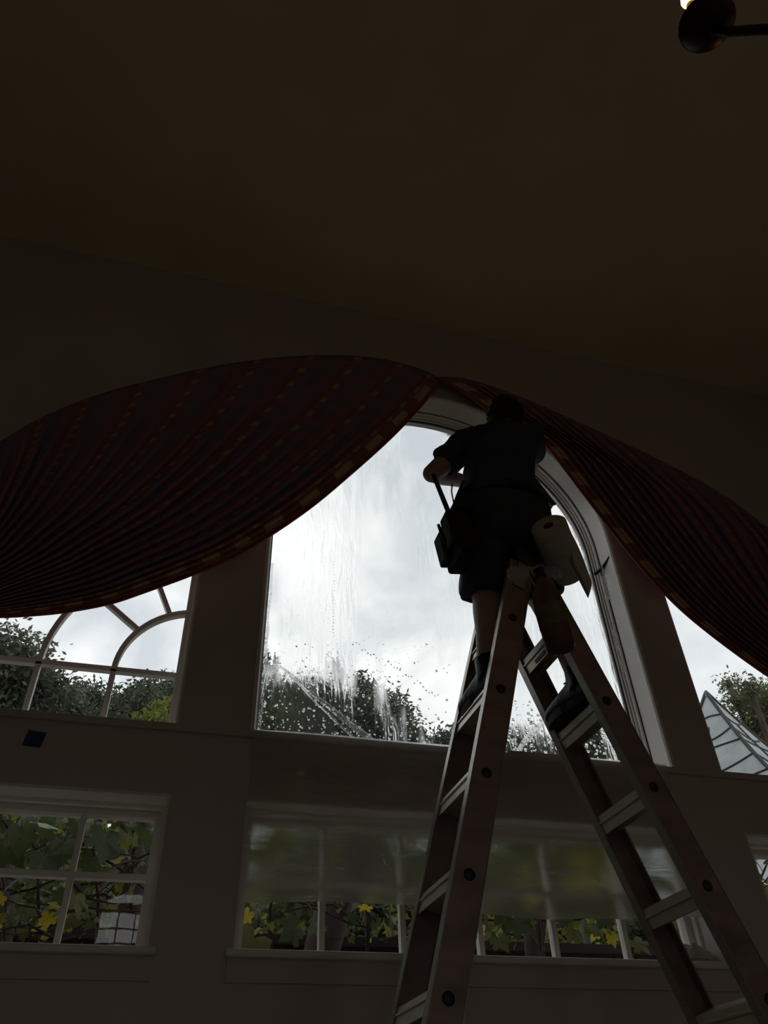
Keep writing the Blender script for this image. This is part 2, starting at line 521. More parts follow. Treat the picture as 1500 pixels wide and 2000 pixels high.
# ---------------------------------------------------------------- the room
DEP = 0.06 * D                   # glass sits this far behind the wall face
YG = D + DEP
CEIL = 1.508 * D + EYE
XL, XR, YB = -4.2, 4.3, -7.0
TH = 0.26                        # wall thickness
Lz = 0.474                       # ledge below the upper windows
RA = 0.3215                      # arch radius, all three upper windows
CU, CZ = 0.4195, 0.925           # centre of the middle arch
def arc(cu, cz, r, a0, a1, n=40):
    return [((cu + r * math.cos(a0 + (a1 - a0) * i / n)) * D, (cz + r * math.sin(a0 + (a1 - a0) * i / n)) * D + EYE) for i in range(n + 1)]
def wp(u, v): return (u * D, v * D + EYE)
hole_mid = [wp(CU - RA, Lz), wp(CU + RA, Lz)] + arc(CU, CZ, RA, 0, PI)
QZ = 0.577
hole_l = [wp(-RA, Lz), wp(0, Lz)] + arc(0, QZ, RA, PI / 2, PI, 24)
UR = 0.8275
hole_r = [wp(UR, Lz), wp(UR + RA, Lz)] + arc(UR, QZ, RA, 0, PI / 2, 24)
LB, LT = 0.210, 0.383
def rect(u0, u1, v0, v1): return [wp(u0, v0), wp(u1, v0), wp(u1, v1), wp(u0, v1)]
low = [(-0.64, 0.004), (0.098, 0.741), (0.834, 1.2)]
struct(plate('wall_front', [[(XL, 0), (XR, 0), (XR, CEIL), (XL, CEIL)], hole_mid, hole_l, hole_r] + [rect(a, b, LB, LT) for a, b in low], D, D + TH, 'wall'),
       'beige wall around the arched windows')
bx0, bx1 = -0.36, 0.40           # arched window of the opposite wall, mirrored in the low pane
VD = 2 * YG - YB
def mir(x, y):
    q = px(x, y, VD); return q.x, q.z
bcx, bspring = mir(252, 1766)
btop = mir(252, 1738)[1]; bhead = mir(252, 1779)[1]; bsill = mir(252, 1870)[1]
brad = btop - bspring
bhw = abs(mir(302, 1766)[0] - bcx)
arch_hole = [(bcx - bhw, bspring), (bcx + bhw, bspring)] + [(bcx + bhw * math.cos(PI * i / 24), bspring + brad * math.sin(PI * i / 24)) for i in range(1, 24)]
low_hole = [(bcx - bhw * 1.1, bsill), (bcx + bhw * 1.1, bsill), (bcx + bhw * 1.1, bhead), (bcx - bhw * 1.1, bhead)]
fill_door_holes = [[(x - .75, .08), (x + .75, .08), (x + .75, 2.35), (x - .75, 2.35)] for x in (-2.7, 0.0, 2.7)]  # openings of the added doors that let in fill daylight
struct(plate('wall_back', [[(XL, 0), (XR, 0), (XR, CEIL), (XL, CEIL)], arch_hole, low_hole] + fill_door_holes, YB - 0.2, YB, 'wall'), 'beige wall opposite the arched windows')
struct(part('wall_left', 'wall', None, lambda b: b.box2((XL - .2, YB - .2, 0), (XL, D + TH, CEIL))), 'beige side wall beyond the red swag')
struct(part('wall_right', 'wall', None, lambda b: b.box2((XR, YB - .2, 0), (XR + .2, D + TH, CEIL))), 'beige side wall meeting the dark ceiling corner')
struct(part('ceiling', 'ceil', None, lambda b: b.box2((XL - .2, YB - .2, CEIL), (XR + .2, D + TH, CEIL + .2))), 'dim warm plaster ceiling')
struct(part('floor', 'floor', None, lambda b: b.box2((XL - .2, YB - .2, -.2), (XR + .2, D + TH, 0))), 'pale floor')

# windows -----------------------------------------------------------
def pane_rect(parent, u0, u1, v0, v1, y=None):
    y = YG if y is None else y
    (x0, z0), (x1, z1) = wp(u0, v0), wp(u1, v1)
    return part('pane', 'glass', parent, lambda b: b.add([(x0, y, z0), (x1, y, z0), (x1, y, z1), (x0, y, z1)], [(0, 1, 2, 3)]))

def low_window(idx, u0, u1, munt, label, glass_hi=None):
    w_ = empty('window_%d' % idx, W((u0 + u1) / 2, LB)); struct(w_, label)
    def mk(name, material, fn): 
        b = MB(); fn(b)
        b.v = [(x - w_.location.x, y - w_.location.y, z - w_.location.z) for x, y, z in b.v]
        return b.build(name, material, w_)
    f = 0.0105
    (x0, z0), (x1, z1) = wp(u0, LB), wp(u1, LT)
    fx = f * D
    # lining of the reveal with its stepped stops
    mk('head_lining', 'trim', lambda b: b.box2((x0, D + .004, z1 - .012), (x1, YG + .02, z1 + .002)))
    mk('jamb_lining', 'trim', lambda b: b.box2((x0 - .002, D + .004, z0), (x0 + .012, YG + .02, z1 - .012)))
    mk('jamb_lining', 'trim', lambda b: b.box2((x1 - .012, D + .004, z0), (x1 + .002, YG + .02, z1 - .012)))
    mk('stop_bead', 'trim', lambda b: b.box2((x0 + .012, YG - .085, z1 - .026), (x1 - .012, YG - .06, z1 - .012)))
    mk('stop_bead', 'trim', lambda b: b.box2((x1 - .026, YG - .085, z0), (x1 - .012, YG - .06, z1 - .026)))
    mk('sash_rail', 'trim', lambda b: b.box2((x0 + .012, YG - .035, z1 - .012 - fx), (x1 - .012, YG + .02, z1 - .012)))
    mk('sash_rail', 'trim', lambda b: b.box2((x0 + .012, YG - .035, z0), (x1 - .012, YG + .02, z0 + fx)))
    mk('sash_stile', 'trim', lambda b: b.box2((x0 + .012, YG - .035, z0 + fx), (x0 + .012 + fx, YG + .02, z1 - .012 - fx)))
    mk('sash_stile', 'trim', lambda b: b.box2((x1 - .012 - fx, YG - .035, z0 + fx), (x1 - .012, YG + .02, z1 - .012 - fx)))
    mw = .011
    vm = 0.298
    zi0, zi1 = z0 + fx, z1 - .012 - fx
    for u in munt:
        mk('muntin', 'trim', lambda b: b.box2((u * D - mw, YG - .022, zi0), (u * D + mw, YG + .014, zi1)))
    zm = vm * D + EYE
    cuts = [x0 + .012 + fx] + [u * D for u in munt] + [x1 - .012 - fx]
    for a, c in zip(cuts[:-1], cuts[1:]):
        mk('muntin', 'trim', lambda b: b.box2((a + (mw if a != cuts[0] else 0), YG - .020, zm - mw), (c - (mw if c != cuts[-1] else 0), YG + .014, zm + mw)))
        for za, zb in ((zi0, zm), (zm, zi1)):
            mk('pane', 'glass', lambda b: b.add([(a, YG, za), (c, YG, za), (c, YG, zb), (a, YG, zb)], [(0, 1, 2, 3)]))
    # inner stool (sill board) with a rounded nose
    bevel(mk('sill', 'trim', lambda b: b.box2((x0 - .03, D - .045, z0 - .028), (x1 + .03, YG, z0 - .001))), .008)
    mk('apron', 'wall', lambda b: b.box2((x0 - .02, D - .014, z0 - .10), (x1 + .02, D + .001, z0 - .028)))
    return w_

low_window(1, low[0][0], low[0][1], [-0.5305, -0.424, -0.3155, -0.2065, -0.0975], 'low white-framed window with grid panes under the fan-shaped window')
low_window(2, low[1][0], low[1][1], [0.2105, 0.316, 0.4215, 0.527, 0.6325], 'low window with grid panes behind the ladder, half veiled by hanging film')
low_window(3, low[2][0], low[2][1], [0.945, 1.055], 'low white-framed window under the canopy view')

def poly_ring(loop, t):
    """loop offset inwards by t (loop counter-clockwise)"""
    n = len(loop); out = []
    for i in range(n):
        a, b, c = Vector(loop[i - 1]), Vector(loop[i]), Vector(loop[(i + 1) % n])
        d1, d2 = (b - a), (c - b)
        if d1.length < 1e-6: d1 = d2
        if d2.length < 1e-6: d2 = d1
        d1.normalize(); d2.normalize()
        n1, n2 = Vector((-d1.y, d1.x)), Vector((-d2.y, d2.x))
        mm = n1 + n2; k = max(.3, 1 + n1.dot(n2))
        q = b + mm * (t / k)
        out.append((q.x, q.y))
    return out

def dedupe(lp):
    out = []
    for p in lp:
        if not out or (Vector(p) - Vector(out[-1])).length > 1e-5: out.append(p)
    if (Vector(out[0]) - Vector(out[-1])).length < 1e-5: out.pop()
    return out
hole_l, hole_r, hole_mid = dedupe(hole_l), dedupe(hole_r), dedupe(hole_mid)

# upper left: quarter fan with curved muntins
w4 = struct(empty('window_4'), 'quarter-fan window with curved and spoke muntins beside the middle arch')
t0, t1, t2 = .010, .026, .044
plate('reveal_lining', [hole_l, poly_ring(hole_l, t0)], D + .004, YG + .03, 'trim', w4)
plate('stop_bead', [poly_ring(hole_l, t0), poly_ring(hole_l, t1)], YG - .07, YG + .025, 'trim', w4)
plate('sash_frame', [poly_ring(hole_l, t1), poly_ring(hole_l, t2)], YG - .03, YG + .02, 'trim', w4)
cx4, cz4 = wp(0.0105, QZ)
r1, r2, r3 = .112 * D, .2135 * D, RA * D
mw = .0115
ya, yb = YG - .02, YG + .014
def arc_bar(name, parent, cx, cz, r, a0, a1, w_, n=20):
    pts = [(cx + (r + w_) * math.cos(a0 + (a1 - a0) * i / n), cz + (r + w_) * math.sin(a0 + (a1 - a0) * i / n)) for i in range(n + 1)]
    pts += [(cx + (r - w_) * math.cos(a1 + (a0 - a1) * i / n), cz + (r - w_) * math.sin(a1 + (a0 - a1) * i / n)) for i in range(n + 1)]
    v = []; f = []
    m_ = n + 1
    for y in (ya, yb): v += [(x, y, z) for x, z in pts]
    N = 2 * m_
    for i in range(n):
        f.append((i, i + 1, N - 2 - i, N - 1 - i)); f.append((N + i, 2 * N - 1 - i, 2 * N - 2 - i, N + i + 1))
    for i in range(N): f.append((i, (i + 1) % N, N + (i + 1) % N, N + i))
    return MB().add(v, f).build(name, 'trim', parent)
for r in (r1, r2): arc_bar('muntin', w4, cx4, cz4, r, PI / 2, PI, mw)
zb0 = Lz * D + EYE
def bar2(parent, a, b, w_): 
    A, B = Vector((a[0], (ya + yb) / 2, a[1])), Vector((b[0], (ya + yb) / 2, b[1]))
    return part('muntin', 'trim', parent, lambda m_: m_.beam(A, B, (0, 1, 0), yb - ya - .002, 2 * w_))
for r in (r1, r2): bar2(w4, (cx4 - r, zb0), (cx4 - r, cz4), mw)
bar2(w4, (cx4 - r3, cz4), (cx4, cz4), mw)
spk = (math.radians(115), math.radians(142), math.radians(164))
for a in spk[:2]:
    bar2(w4, (cx4 + r1 * math.cos(a), cz4 + r1 * math.sin(a)), (cx4 + (r3 - .04) * math.cos(a), cz4 + (r3 - .04) * math.sin(a)), mw * .95)
def sector(ra, rb, a0, a1, n=10):
    pts = [(cx4 + rb * math.cos(a0 + (a1 - a0) * i / n), cz4 + rb * math.sin(a0 + (a1 - a0) * i / n)) for i in range(n + 1)]
    if ra > 0: pts += [(cx4 + ra * math.cos(a1 + (a0 - a1) * i / n), cz4 + ra * math.sin(a1 + (a0 - a1) * i / n)) for i in range(n + 1)]
    else: pts.append((cx4, cz4))
    return pts
def pane_poly(parent, pts):
    return MB().add([(x, YG, z) for x, z in pts], [tuple(range(len(pts)))]).build('pane', 'glass', parent)
pane_poly(w4, sector(0, r1, PI / 2, PI))
an = [PI / 2, spk[0], spk[1], PI]
for ra_, rb_ in ((r1, r2), (r2, r3 - .02)):
    for a0, a1 in zip(an[:-1], an[1:]): pane_poly(w4, sector(ra_, rb_, a0, a1))
xs_ = [cx4 - r3 + .04, cx4 - r2, cx4 - r1, 0.0]
for a, b in zip(xs_[:-1], xs_[1:]): pane_poly(w4, [(a, zb0), (b, zb0), (b, cz4), (a, cz4)])

# middle: big arched window
w5 = struct(empty('window_5'), 'big arched middle window with moulded white jambs')
def arch_path(r_off=0.0):
    p = [(W(CU + RA - r_off, Lz), (-1, 0, 0))]
    for i in range(49):
        a = PI * i / 48
        p.append((W(CU + (RA - r_off) * math.cos(a), CZ + (RA - r_off) * math.sin(a)), (-math.cos(a), 0, -math.sin(a))))
    p.append((W(CU - RA + r_off, Lz), (1, 0, 0)))
    return p
for nm, prof, mt in (('jamb_lining', [(0, .002), (.010, .002), (.010, DEP + .03), (0, DEP + .03)], 'trim'),
                     ('edge_bead', [(-.010, -.016), (.006, -.016), (.012, -.006), (.012, .012), (-.010, .002)], 'trim'),
                     ('dark_reveal_line', [(.010, .118), (.0125, .118), (.0125, .123), (.010, .123)], 'dark_line'),
                     ('stop_bead', [(.010, .123), (.017, .123), (.021, .130), (.021, .141), (.010, .141)], 'trim'),
                     ('stop_bead', [(.010, .146), (.020, .146), (.026, .152), (.026, .162), (.010, .162)], 'trim'),
                     ('sash_frame', [(.010, .166), (.032, .166), (.034, .172), (.034, DEP + .02), (.010, DEP + .02)], 'trim'),
                     ('glazing_gasket', [(.034, DEP - .008), (.041, DEP - .004), (.041, DEP + .008), (.034, DEP + .008)], 'dark_line')):
    MB().sweep(arch_path(), prof).build(nm, mt, w5)
mid_in = poly_ring(hole_mid, .034)
pane_poly(w5, mid_in)
# upper right: quarter window, plain glass
w6 = struct(empty('window_6'), 'plain quarter-round window next to the canopy outside')
plate('reveal_lining', [hole_r, poly_ring(hole_r, t0)], D + .004, YG + .03, 'trim', w6)
plate('sash_frame', [poly_ring(hole_r, t0), poly_ring(hole_r, .024)], YG - .03, YG + .02, 'trim', w6)
pane_poly(w6, poly_ring(hole_r, .02))
# opposite wall window (seen mirrored)
w7 = struct(empty('window_7'), 'narrow arched window in the opposite wall')
def bframe(lp, parent, t=.03): return plate('frame', [lp, poly_ring(lp, t)], YB - .12, YB - .04, 'trim', parent)
bframe(dedupe(arch_hole), w7); bframe(low_hole, w7)
for k in (-.33, .33):
    part('muntin', 'trim', w7, lambda b: b.box2((bcx + bhw * k - .01, YB - .10, bsill + .03), (bcx + bhw * k + .01, YB - .06, bhead - .03)))
for k in (.3, .62):
    zz = bsill + (bhead - bsill) * k
    part('muntin', 'trim', w7, lambda b: b.box2((bcx - bhw * 1.1 + .03, YB - .10, zz - .01), (bcx + bhw * 1.1 - .03, YB - .06, zz + .01)))
MB().add([(x, YB - .08, z) for x, z in dedupe(arch_hole)], [tuple(range(len(dedupe(arch_hole))))]).build('pane', 'glass', w7)
MB().add([(x, YB - .08, z) for x, z in low_hole], [(0, 1, 2, 3)]).build('pane', 'glass', w7)

# unseen glazed doors added behind the camera to brighten the room with daylight
for k, lp in enumerate(fill_door_holes):
    dr = struct(empty('fill_door_%d' % (k + 1)), 'unseen glazed doorway added in the opposite wall for fill daylight')
    plate('frame', [lp, poly_ring(lp, .07)], YB - .13, YB - .06, 'trim', dr)
    xm = (lp[0][0] + lp[1][0]) / 2
    part('meeting_stile', 'trim', dr, lambda b: b.box2((xm - .05, YB - .12, .15), (xm + .05, YB - .07, 2.28)))
    part('handle', 'steel', dr, lambda b: b.tube([(xm + .03, YB - .06, 1.05), (xm + .03, YB - .03, 1.05), (xm + .13, YB - .03, 1.05)], .009, 8))
    for xa, xb in ((lp[0][0] + .07, xm - .05), (xm + .05, lp[1][0] - .07)):
        MB().add([(xa, YB - .09, .15), (xb, YB - .09, .15), (xb, YB - .09, 2.28), (xa, YB - .09, 2.28)], [(0, 1, 2, 3)]).build('pane', 'glass', dr)

# ledge board under the upper windows
tl = struct(bevel(part('trim_1', 'wall', None, lambda b: b.box2((XL, D - .018, Lz * D + EYE - .03), (XR, D + .001, Lz * D + EYE + .001))), .004), 'thin ledge moulding under the upper windows')

# ---------------------------------------------------------------- curtains
def interp(pts, t):
    n = len(pts) - 1; k = min(int(t * n), n - 1); f = t * n - k
    p = [Vector(pts[max(0, min(n, k + i))]) for i in (-1, 0, 1, 2)]
    return 0.5 * ((2 * p[1]) + (p[2] - p[0]) * f + (2 * p[0] - 5 * p[1] + 4 * p[2] - p[3]) * f * f + (-p[0] + 3 * p[1] - 3 * p[2] + p[3]) * f ** 3)

def curtain(name, label, top, hem, gath0, gath1, seed, pleats, ulen, yoff=0.0):
    e0, e1 = Vector(hem[0]), Vector(hem[-1])
    def pix(s, t):
        a = interp(top, s); g = Vector(gath0).lerp(Vector(gath1), s)
        base = a.lerp(g, t)
        sag = interp(hem, t) - e0.lerp(e1, t)
        return base + sag * (s ** 1.15) + (e0 - Vector(top[-1])) * (1 - t) * (s ** 8) + (e1 - Vector(gath1)) * t * (s ** 8)
    def fn(s, t):
        p = pix(s, min(t, 1.0))
        ph = s * pleats * 2 * PI + 1.2 * noise.noise((s * 9, t * 2, seed)) + 5 * noise.noise((s * 3, 0, seed))
        amp = .010 + .013 * min(1, t * 3) * (1 - .55 * t)
        amp *= 1 - .8 * max(0, (s - .88) / .12)
        dpt = .035 + yoff + .075 * math.sin(PI * min(1, t * .9 + .05)) * (.35 + .65 * s) + amp * (1 + math.sin(ph)) + .03 * noise.noise((s * 4, t * 3, seed + 3))
        if t < .04: dpt *= .55 + .45 * t / .04
        return px(p.x, p.y, D - max(.012, dpt))
    mb = MB()
    mb.grid(fn, pleats * 10, 60, uvf=lambda s, t: (s * 12.0, t * ulen))
    cur = empty(name)
    tag(cur, label, 'curtain', 'plaid swags over the arched window')
    o = mb.build('swag', 'plaid', cur, True)
    so = o.modifiers.new('thick', 'SOLIDIFY'); so.thickness = .003
    # rolled hem along the lower edge
    hp = [fn(1.0, i / 60) + Vector((0, -.004, 0)) for i in range(61)]
    hb = MB(); hb.tube(hp, .0055, 6); hb.uv = {i: (11.9, (i // 6) / 61 * ulen) for i in range(len(hb.v))}
    hb.build('rolled_hem', 'plaid', cur, True)
    # tail below the tie
    g = px(gath1[0], gath1[1], D - .07)
    sgn = 1 if gath1[0] > 750 else -1
    def tail(s, t):
        a = s * 2 * PI
        wid = .06 + .16 * min(1, t * 2.2)
        rr = 1 + .25 * math.sin(a * 9)
        return g + Vector((sgn * .10 * t + math.cos(a) * wid * rr, min(.05, math.sin(a) * .05 * rr), .06 - 1.9 * t))
    tb = MB(); tb.grid(tail, 90, 24, uvf=lambda s, t: (s * 6, t * ulen)); tb.build('tail', 'plaid', cur, True)
    part('tie_band', 'plaid', cur, lambda b: b.lathe([(.075, -.03), (.085, -.02), (.085, .02), (.075, .03)], g + Vector((0, 0, .02)), 20), True)
    return cur

topL = [(-150, 985), (-60, 905), (60, 828), (180, 776), (330, 735), (480, 706), (620, 694), (740, 699), (835, 722), (868, 738)]
hemL = [(860, 748), (815, 803), (760, 860), (690, 923), (610, 990), (525, 1049), (455, 1090), (375, 1124), (290, 1155), (215, 1180), (130, 1196), (60, 1203), (0, 1206), (-70, 1206)]
curtain('swag_curtain', 'dark red plaid swag sweeping over the fan-shaped window', topL, hemL, (-95, 1120), (-75, 1204), 1.3, 28, 26)
topR = [(1690, 1175), (1600, 1105), (1500, 1030), (1400, 958), (1250, 880), (1120, 820), (1040, 784), (960, 752), (900, 732), (845, 722)]
hemR = [(850, 738), (905, 768), (960, 806), (1015, 834), (1062, 868), (1105, 922), (1152, 984), (1200, 1046), (1260, 1120), (1325, 1188), (1400, 1250), (1500, 1322), (1590, 1375), (1690, 1410)]
curtain('swag_curtain', 'dark red plaid swag hanging toward the canopy side', topR, hemR, (1730, 1330), (1690, 1410), 5.1, 22, 24, .01)

# ---------------------------------------------------------------- ladder
LP = Vector((1.189, 2.124, 1.847 + EYE)); PHI = -.035; LW0 = .304; LFL = .005
AXL = Vector((math.sin(PHI), math.cos(PHI), 0)); PXL = Vector((math.cos(PHI), -math.sin(PHI), 0))
ANG = {-1: .293, 1: .320}
def ldir(side): return PXL * (side * math.sin(ANG[side])) - Vector((0, 0, math.cos(ANG[side])))
def lnrm(side): return PXL * math.cos(ANG[side]) + Vector((0, 0, side * math.sin(ANG[side])))   # across the rail, in the side plane
def lrail(side, far, s): return LP + ldir(side) * s + AXL * ((LW0 + LFL * s) if far else -LFL * s)
lad = empty('step_ladder', (LP.x, LP.y + .15, 0))
tag(lad, 'tall aluminium folding ladder straddled by the person', 'ladder')
def lpart(name, material, fn, bev=0, smooth=False):
    b = MB(); fn(b); L = lad.location
    b.v = [(x - L.x, y - L.y, z - L.z) for x, y, z in b.v]
    o = b.build(name, material, lad, smooth)
    if bev: bevel(o, bev)
    return o
RWD = .088
for side in (-1, 1):
    send = LP.z / math.cos(ANG[side])
    nn = lnrm(side)
    for far in (0, 1):
        inw = AXL if not far else -AXL
        a, b_ = lrail(side, far, .075), lrail(side, far, send - .03)
        def rail(m_):
            m_.beam(a, b_, nn, RWD, .005)
            for q in (-1, 1):
                off = nn * (q * (RWD / 2 - .0025)) + inw * .014
                m_.beam(a + off, b_ + off, nn, .005, .030)
        lpart('rail', 'rail', rail)
        for q in (-1, 1):
            off = nn * (q * (RWD / 2 + .0012)) + inw * .012
            lpart('rail_edge', 'alu', lambda m_: m_.beam(a + off, b_ + off, nn, .003, .034))
        lpart('foot', 'rubber', lambda m_: m_.beam(lrail(side, far, send - .11) + inw * .012, lrail(side, far, send - .016) + inw * .012, nn, RWD + .02, .05), .004)
        for k in range(9):
            s = .345 + .305 * k
            c = lrail(side, far, s) - inw * .003
            lpart('rung_plug', 'black', lambda m_: m_.lathe([(0, -.004), (.017, -.004), (.017, 0), (.012, .004), (0, .004)], c, 14, -inw), 0, True)
    for k in range(9):
        s = .345 + .305 * k
        if s > send - .2: break
        a, b_ = lrail(side, 0, s) + AXL * .003, lrail(side, 1, s) - AXL * .003
        dd = ldir(side)
        def rung(m_):
            m_.beam(a, b_, nn, .078, .030)
            for q in (-.030, -.010, .010, .030): m_.beam(a + nn * q - dd * .016, b_ + nn * q - dd * .016, nn, .006, .004)
            for q in (-.0375, .0375): m_.beam(a + nn * q + dd * .026, b_ + nn * q + dd * .026, nn, .003, .034)
            m_.beam(a + dd * .006 - nn * .041, b_ + dd * .006 - nn * .041, nn, .006, .006)
            m_.beam(a + dd * .006 + nn * .041, b_ + dd * .006 + nn * .041, nn, .006, .006)
        lpart('rung', 'rung', rung)
        if side == 1 and k == 0:
            c = (a * .5 + b_ * .5) - nn * .0395 + dd * .030
            lpart('warning_sticker', 'black', lambda m_: m_.beam(c - AXL * .03, c + AXL * .05, nn, .003, .014))
for far in (0, 1):
    inw = AXL if not far else -AXL
    c = LP + AXL * (LW0 * far) + Vector((0, 0, -.045))
    lpart('hinge_disc', 'black', lambda m_: m_.lathe([(0, -.018), (.045, -.018), (.05, -.012), (.05, .012), (.045, .018), (0, .018)], c, 24, -inw), 0, True)
    for side in (-1, 1):
        lpart('hinge_plate', 'alu', lambda m_: m_.beam(c - inw * .012, lrail(side, far, .20) - inw * .006, lnrm(side), .05, .008), .002)
lpart('hinge_bar', 'alu', lambda m_: m_.tube([LP + Vector((0, 0, -.045)), LP + AXL * LW0 + Vector((0, 0, -.045))], .012, 10))

# ---------------------------------------------------------------- person
E_ = Vector((0, 0, EYE))
def V(x, y, z): return Vector((x, y, z + EYE))
rungA = (lrail(-1, 0, .65) + lrail(-1, 1, .65)) / 2
rungB = (lrail(1, 0, .65) + lrail(1, 1, .65)) / 2
soleA, soleB = rungA.z + .020, rungB.z + .022
footL = (Vector((rungA.x + .014, 2.215, soleA)), Vector((-.10, 1, 0)).normalized())
footR = (Vector((rungB.x - .030, 2.225, soleB)), Vector((-.14, 1, 0)).normalized())
ankL = footL[0] + Vector((.0, .0, .125)); ankR = footR[0] + Vector((0, 0, .125))
kneL = px(950, 1163, 2.31); kneR = px(1056, 1165, 2.31)
hipL = V(1.085, 2.225, 2.105); hipR = V(1.265, 2.225, 2.115)
pel = (hipL + hipR) / 2
wst = V(1.175, 2.215, 2.27); chs = V(1.245, 2.275, 2.50); nck = px(983, 848, 2.33)
shL = px(913, 866, 2.33); shR = px(1036, 862, 2.34)
hed = px(987, 823, 2.385)
elL = px(843, 925, 2.40); wrL = px(918, 943, 2.62)
elR = px(1038, 893, 2.60); wrR = px(1034, 930, 2.90)
per = empty('person', (pel.x, pel.y, min(soleA, soleB)))
tag(per, 'person in navy shirt and shorts standing astride the ladder, reaching to the glass', 'person')
def pp(name, me, material, parent=per):
    L = per.location
    me.transform(Matrix.Translation(-L)); 
    return link(name, me, material, parent)
body = MB()
sx = (shR - shL).normalized()
fw_ = Vector((.05, 1, 0)).normalized()
def tor(c, a, b, ax=sx): return (c, ax * a, fw_ * b)
tors = [tor(pel - E_ * 0 + Vector((0, 0, -.07)), .13, .095), tor(pel, .165, .115), tor(wst, .145, .10), tor((wst + chs) / 2, .15, .105), tor(chs, .168, .115),
        tor(chs.lerp(nck, .55), .16, .10), tor(chs.lerp(nck, .85), .10, .075), tor(nck, .06, .06)]
loft(body, tors)
limb(body, [chs.lerp(nck, .75), shL, shL.lerp(elL, .5), elL], [.07, .062, .052, .042])
limb(body, [elL, elL.lerp(wrL, .3), wrL], [.042, .043, .029])
limb(body, [chs.lerp(nck, .75), shR, shR.lerp(elR, .5), elR], [.07, .062, .052, .042])
limb(body, [elR, elR.lerp(wrR, .3), wrR], [.042, .043, .029])
limb(body, [chs.lerp(nck, .9), nck, hed - Vector((0, .03, .06))], [.065, .056, .055])
for h, k, a, ft in ((hipL, kneL, ankL, footL), (hipR, kneR, ankR, footR)):
    limb(body, [h, h.lerp(k, .5), k], [.098, .082, .060])
    back = Vector((0, -.022, 0))
    limb(body, [k, k.lerp(a, .30) + back, k.lerp(a, .62) + back * .7, a], [.057, .060, .046, .036])
    d = ft[1]
    limb(body, [a - Vector((0, 0, .01)), ft[0] + Vector((0, 0, .05)), ft[0] + d * .12 + Vector((0, 0, .04)), ft[0] + d * .19 + Vector((0, 0, .035))], [.036, .038, .034, .03])
# head: skull, jaw, nose, ears, brow, lips (facing the window, chin a little down to the right)
hfw = Vector((.25, .95, -.05)).normalized(); hrt = hfw.cross(Vector((0, 0, 1))).normalized(); hup = hrt.cross(hfw)
HR = Matrix((hrt, hfw, hup)).transposed()
def hp_(x, y, z): return hed + HR @ Vector((x, y, z))
body.ball(hed, 1, 12, (.078, .098, .108), HR)
body.ball(hp_(0, .03, -.065), 1, 10, (.058, .066, .058), HR)
limb(body, [hp_(0, .092, .012), hp_(0, .112, -.025)], [.010, .014])
body.ball(hp_(0, .09, -.062), 1, 8, (.026, .014, .012), HR)
body.ball(hp_(0, .088, .030), 1, 8, (.055, .012, .010), HR)
for q in (-1, 1):
    body.ball(hp_(q * .081, -.008, -.008), 1, 8, (.010, .020, .032), HR)
# hands: palm and five fingers each
def hand(wr, d, up, thumb_side, curl):
    d = d.normalized(); n_ = (up - d * d.dot(up)).normalized(); s_ = d.cross(n_) * thumb_side
    body.ball(wr + d * .045, 1, 10, (.040, .046, .016), Matrix((s_, d, n_)).transposed())
    limb(body, [wr, wr + d * .03], [.027, .026])
    for i, (off, ln) in enumerate(((.030, .072), (.010, .080), (-.010, .074), (-.029, .058))):
        p = wr + d * .078 + s_ * off
        q1 = p + (d * math.cos(curl) - n_ * math.sin(curl)) * ln * .45
        q2 = q1 + (d * math.cos(curl * 2.3) - n_ * math.sin(curl * 2.3)) * ln * .32
        q3 = q2 + (d * math.cos(curl * 3.2) - n_ * math.sin(curl * 3.2)) * ln * .24
        limb(body, [wr + d * .05 + s_ * off * .9, p, q1, q2, q3], [.010, .0095, .009, .0085, .0075], 8)
    t0_ = wr + d * .02 + s_ * .024
    t1_ = t0_ + (s_ * .75 + d * .6 - n_ * .3).normalized() * .038
    t2_ = t1_ + (s_ * .25 + d * .9 - n_ * .5).normalized() * .032
    limb(body, [t0_, t1_, t2_, t2_ + (d * .9 - n_ * .7).normalized() * .022], [.015, .0115, .0105, .0085], 8)
    return wr + d * .085 - n_ * .022
dL = Vector((.75, .75, .05)); dR = Vector((.25, .9, .1))
gripL = hand(wrL, dL, Vector((0, -.3, 1)), 1, .45)
gripR = hand(wrR, dR, Vector((.9, -.1, .5)), 1, .55)
pp('body', remesh(body, 'body', .0062, 3), 'skin')
part_eye = []
for q in (-1, 1):
    b = MB(); b.ball(hp_(q * .031, .084, .012), .0125, 8)
    pp('eye', b.mesh('eye', True), mat('eye_white', (.6, .58, .55), .2))
# hair
hb = MB(); hb.ball(hp_(0, -.014, .018), 1, 14, (.094, .110, .108), HR); hb.ball(hp_(0, -.045, -.06), 1, 12, (.072, .055, .075), HR)
def hairdisp(co): return .010 * noise.noise(co * 38) + .006 * noise.noise(co * 80)
hm = remesh(hb, 'hair', .006, 1, hairdisp)
bm = bmesh.new(); bm.from_mesh(hm)
inv = HR.transposed()
kill = [v for v in bm.verts if (lambda l: (l.y > .055 and l.z < .055) or l.z < (-.125 if l.y < .0 else -.05) + .02 * noise.noise(v.co * 50))(inv @ (v.co - hed))]
bmesh.ops.delete(bm, geom=kill, context='VERTS'); bm.to_mesh(hm); bm.free()
ho = pp('hair', hm, 'hair'); so = ho.modifiers.new('t', 'SOLIDIFY'); so.thickness = .012; so.offset = -1
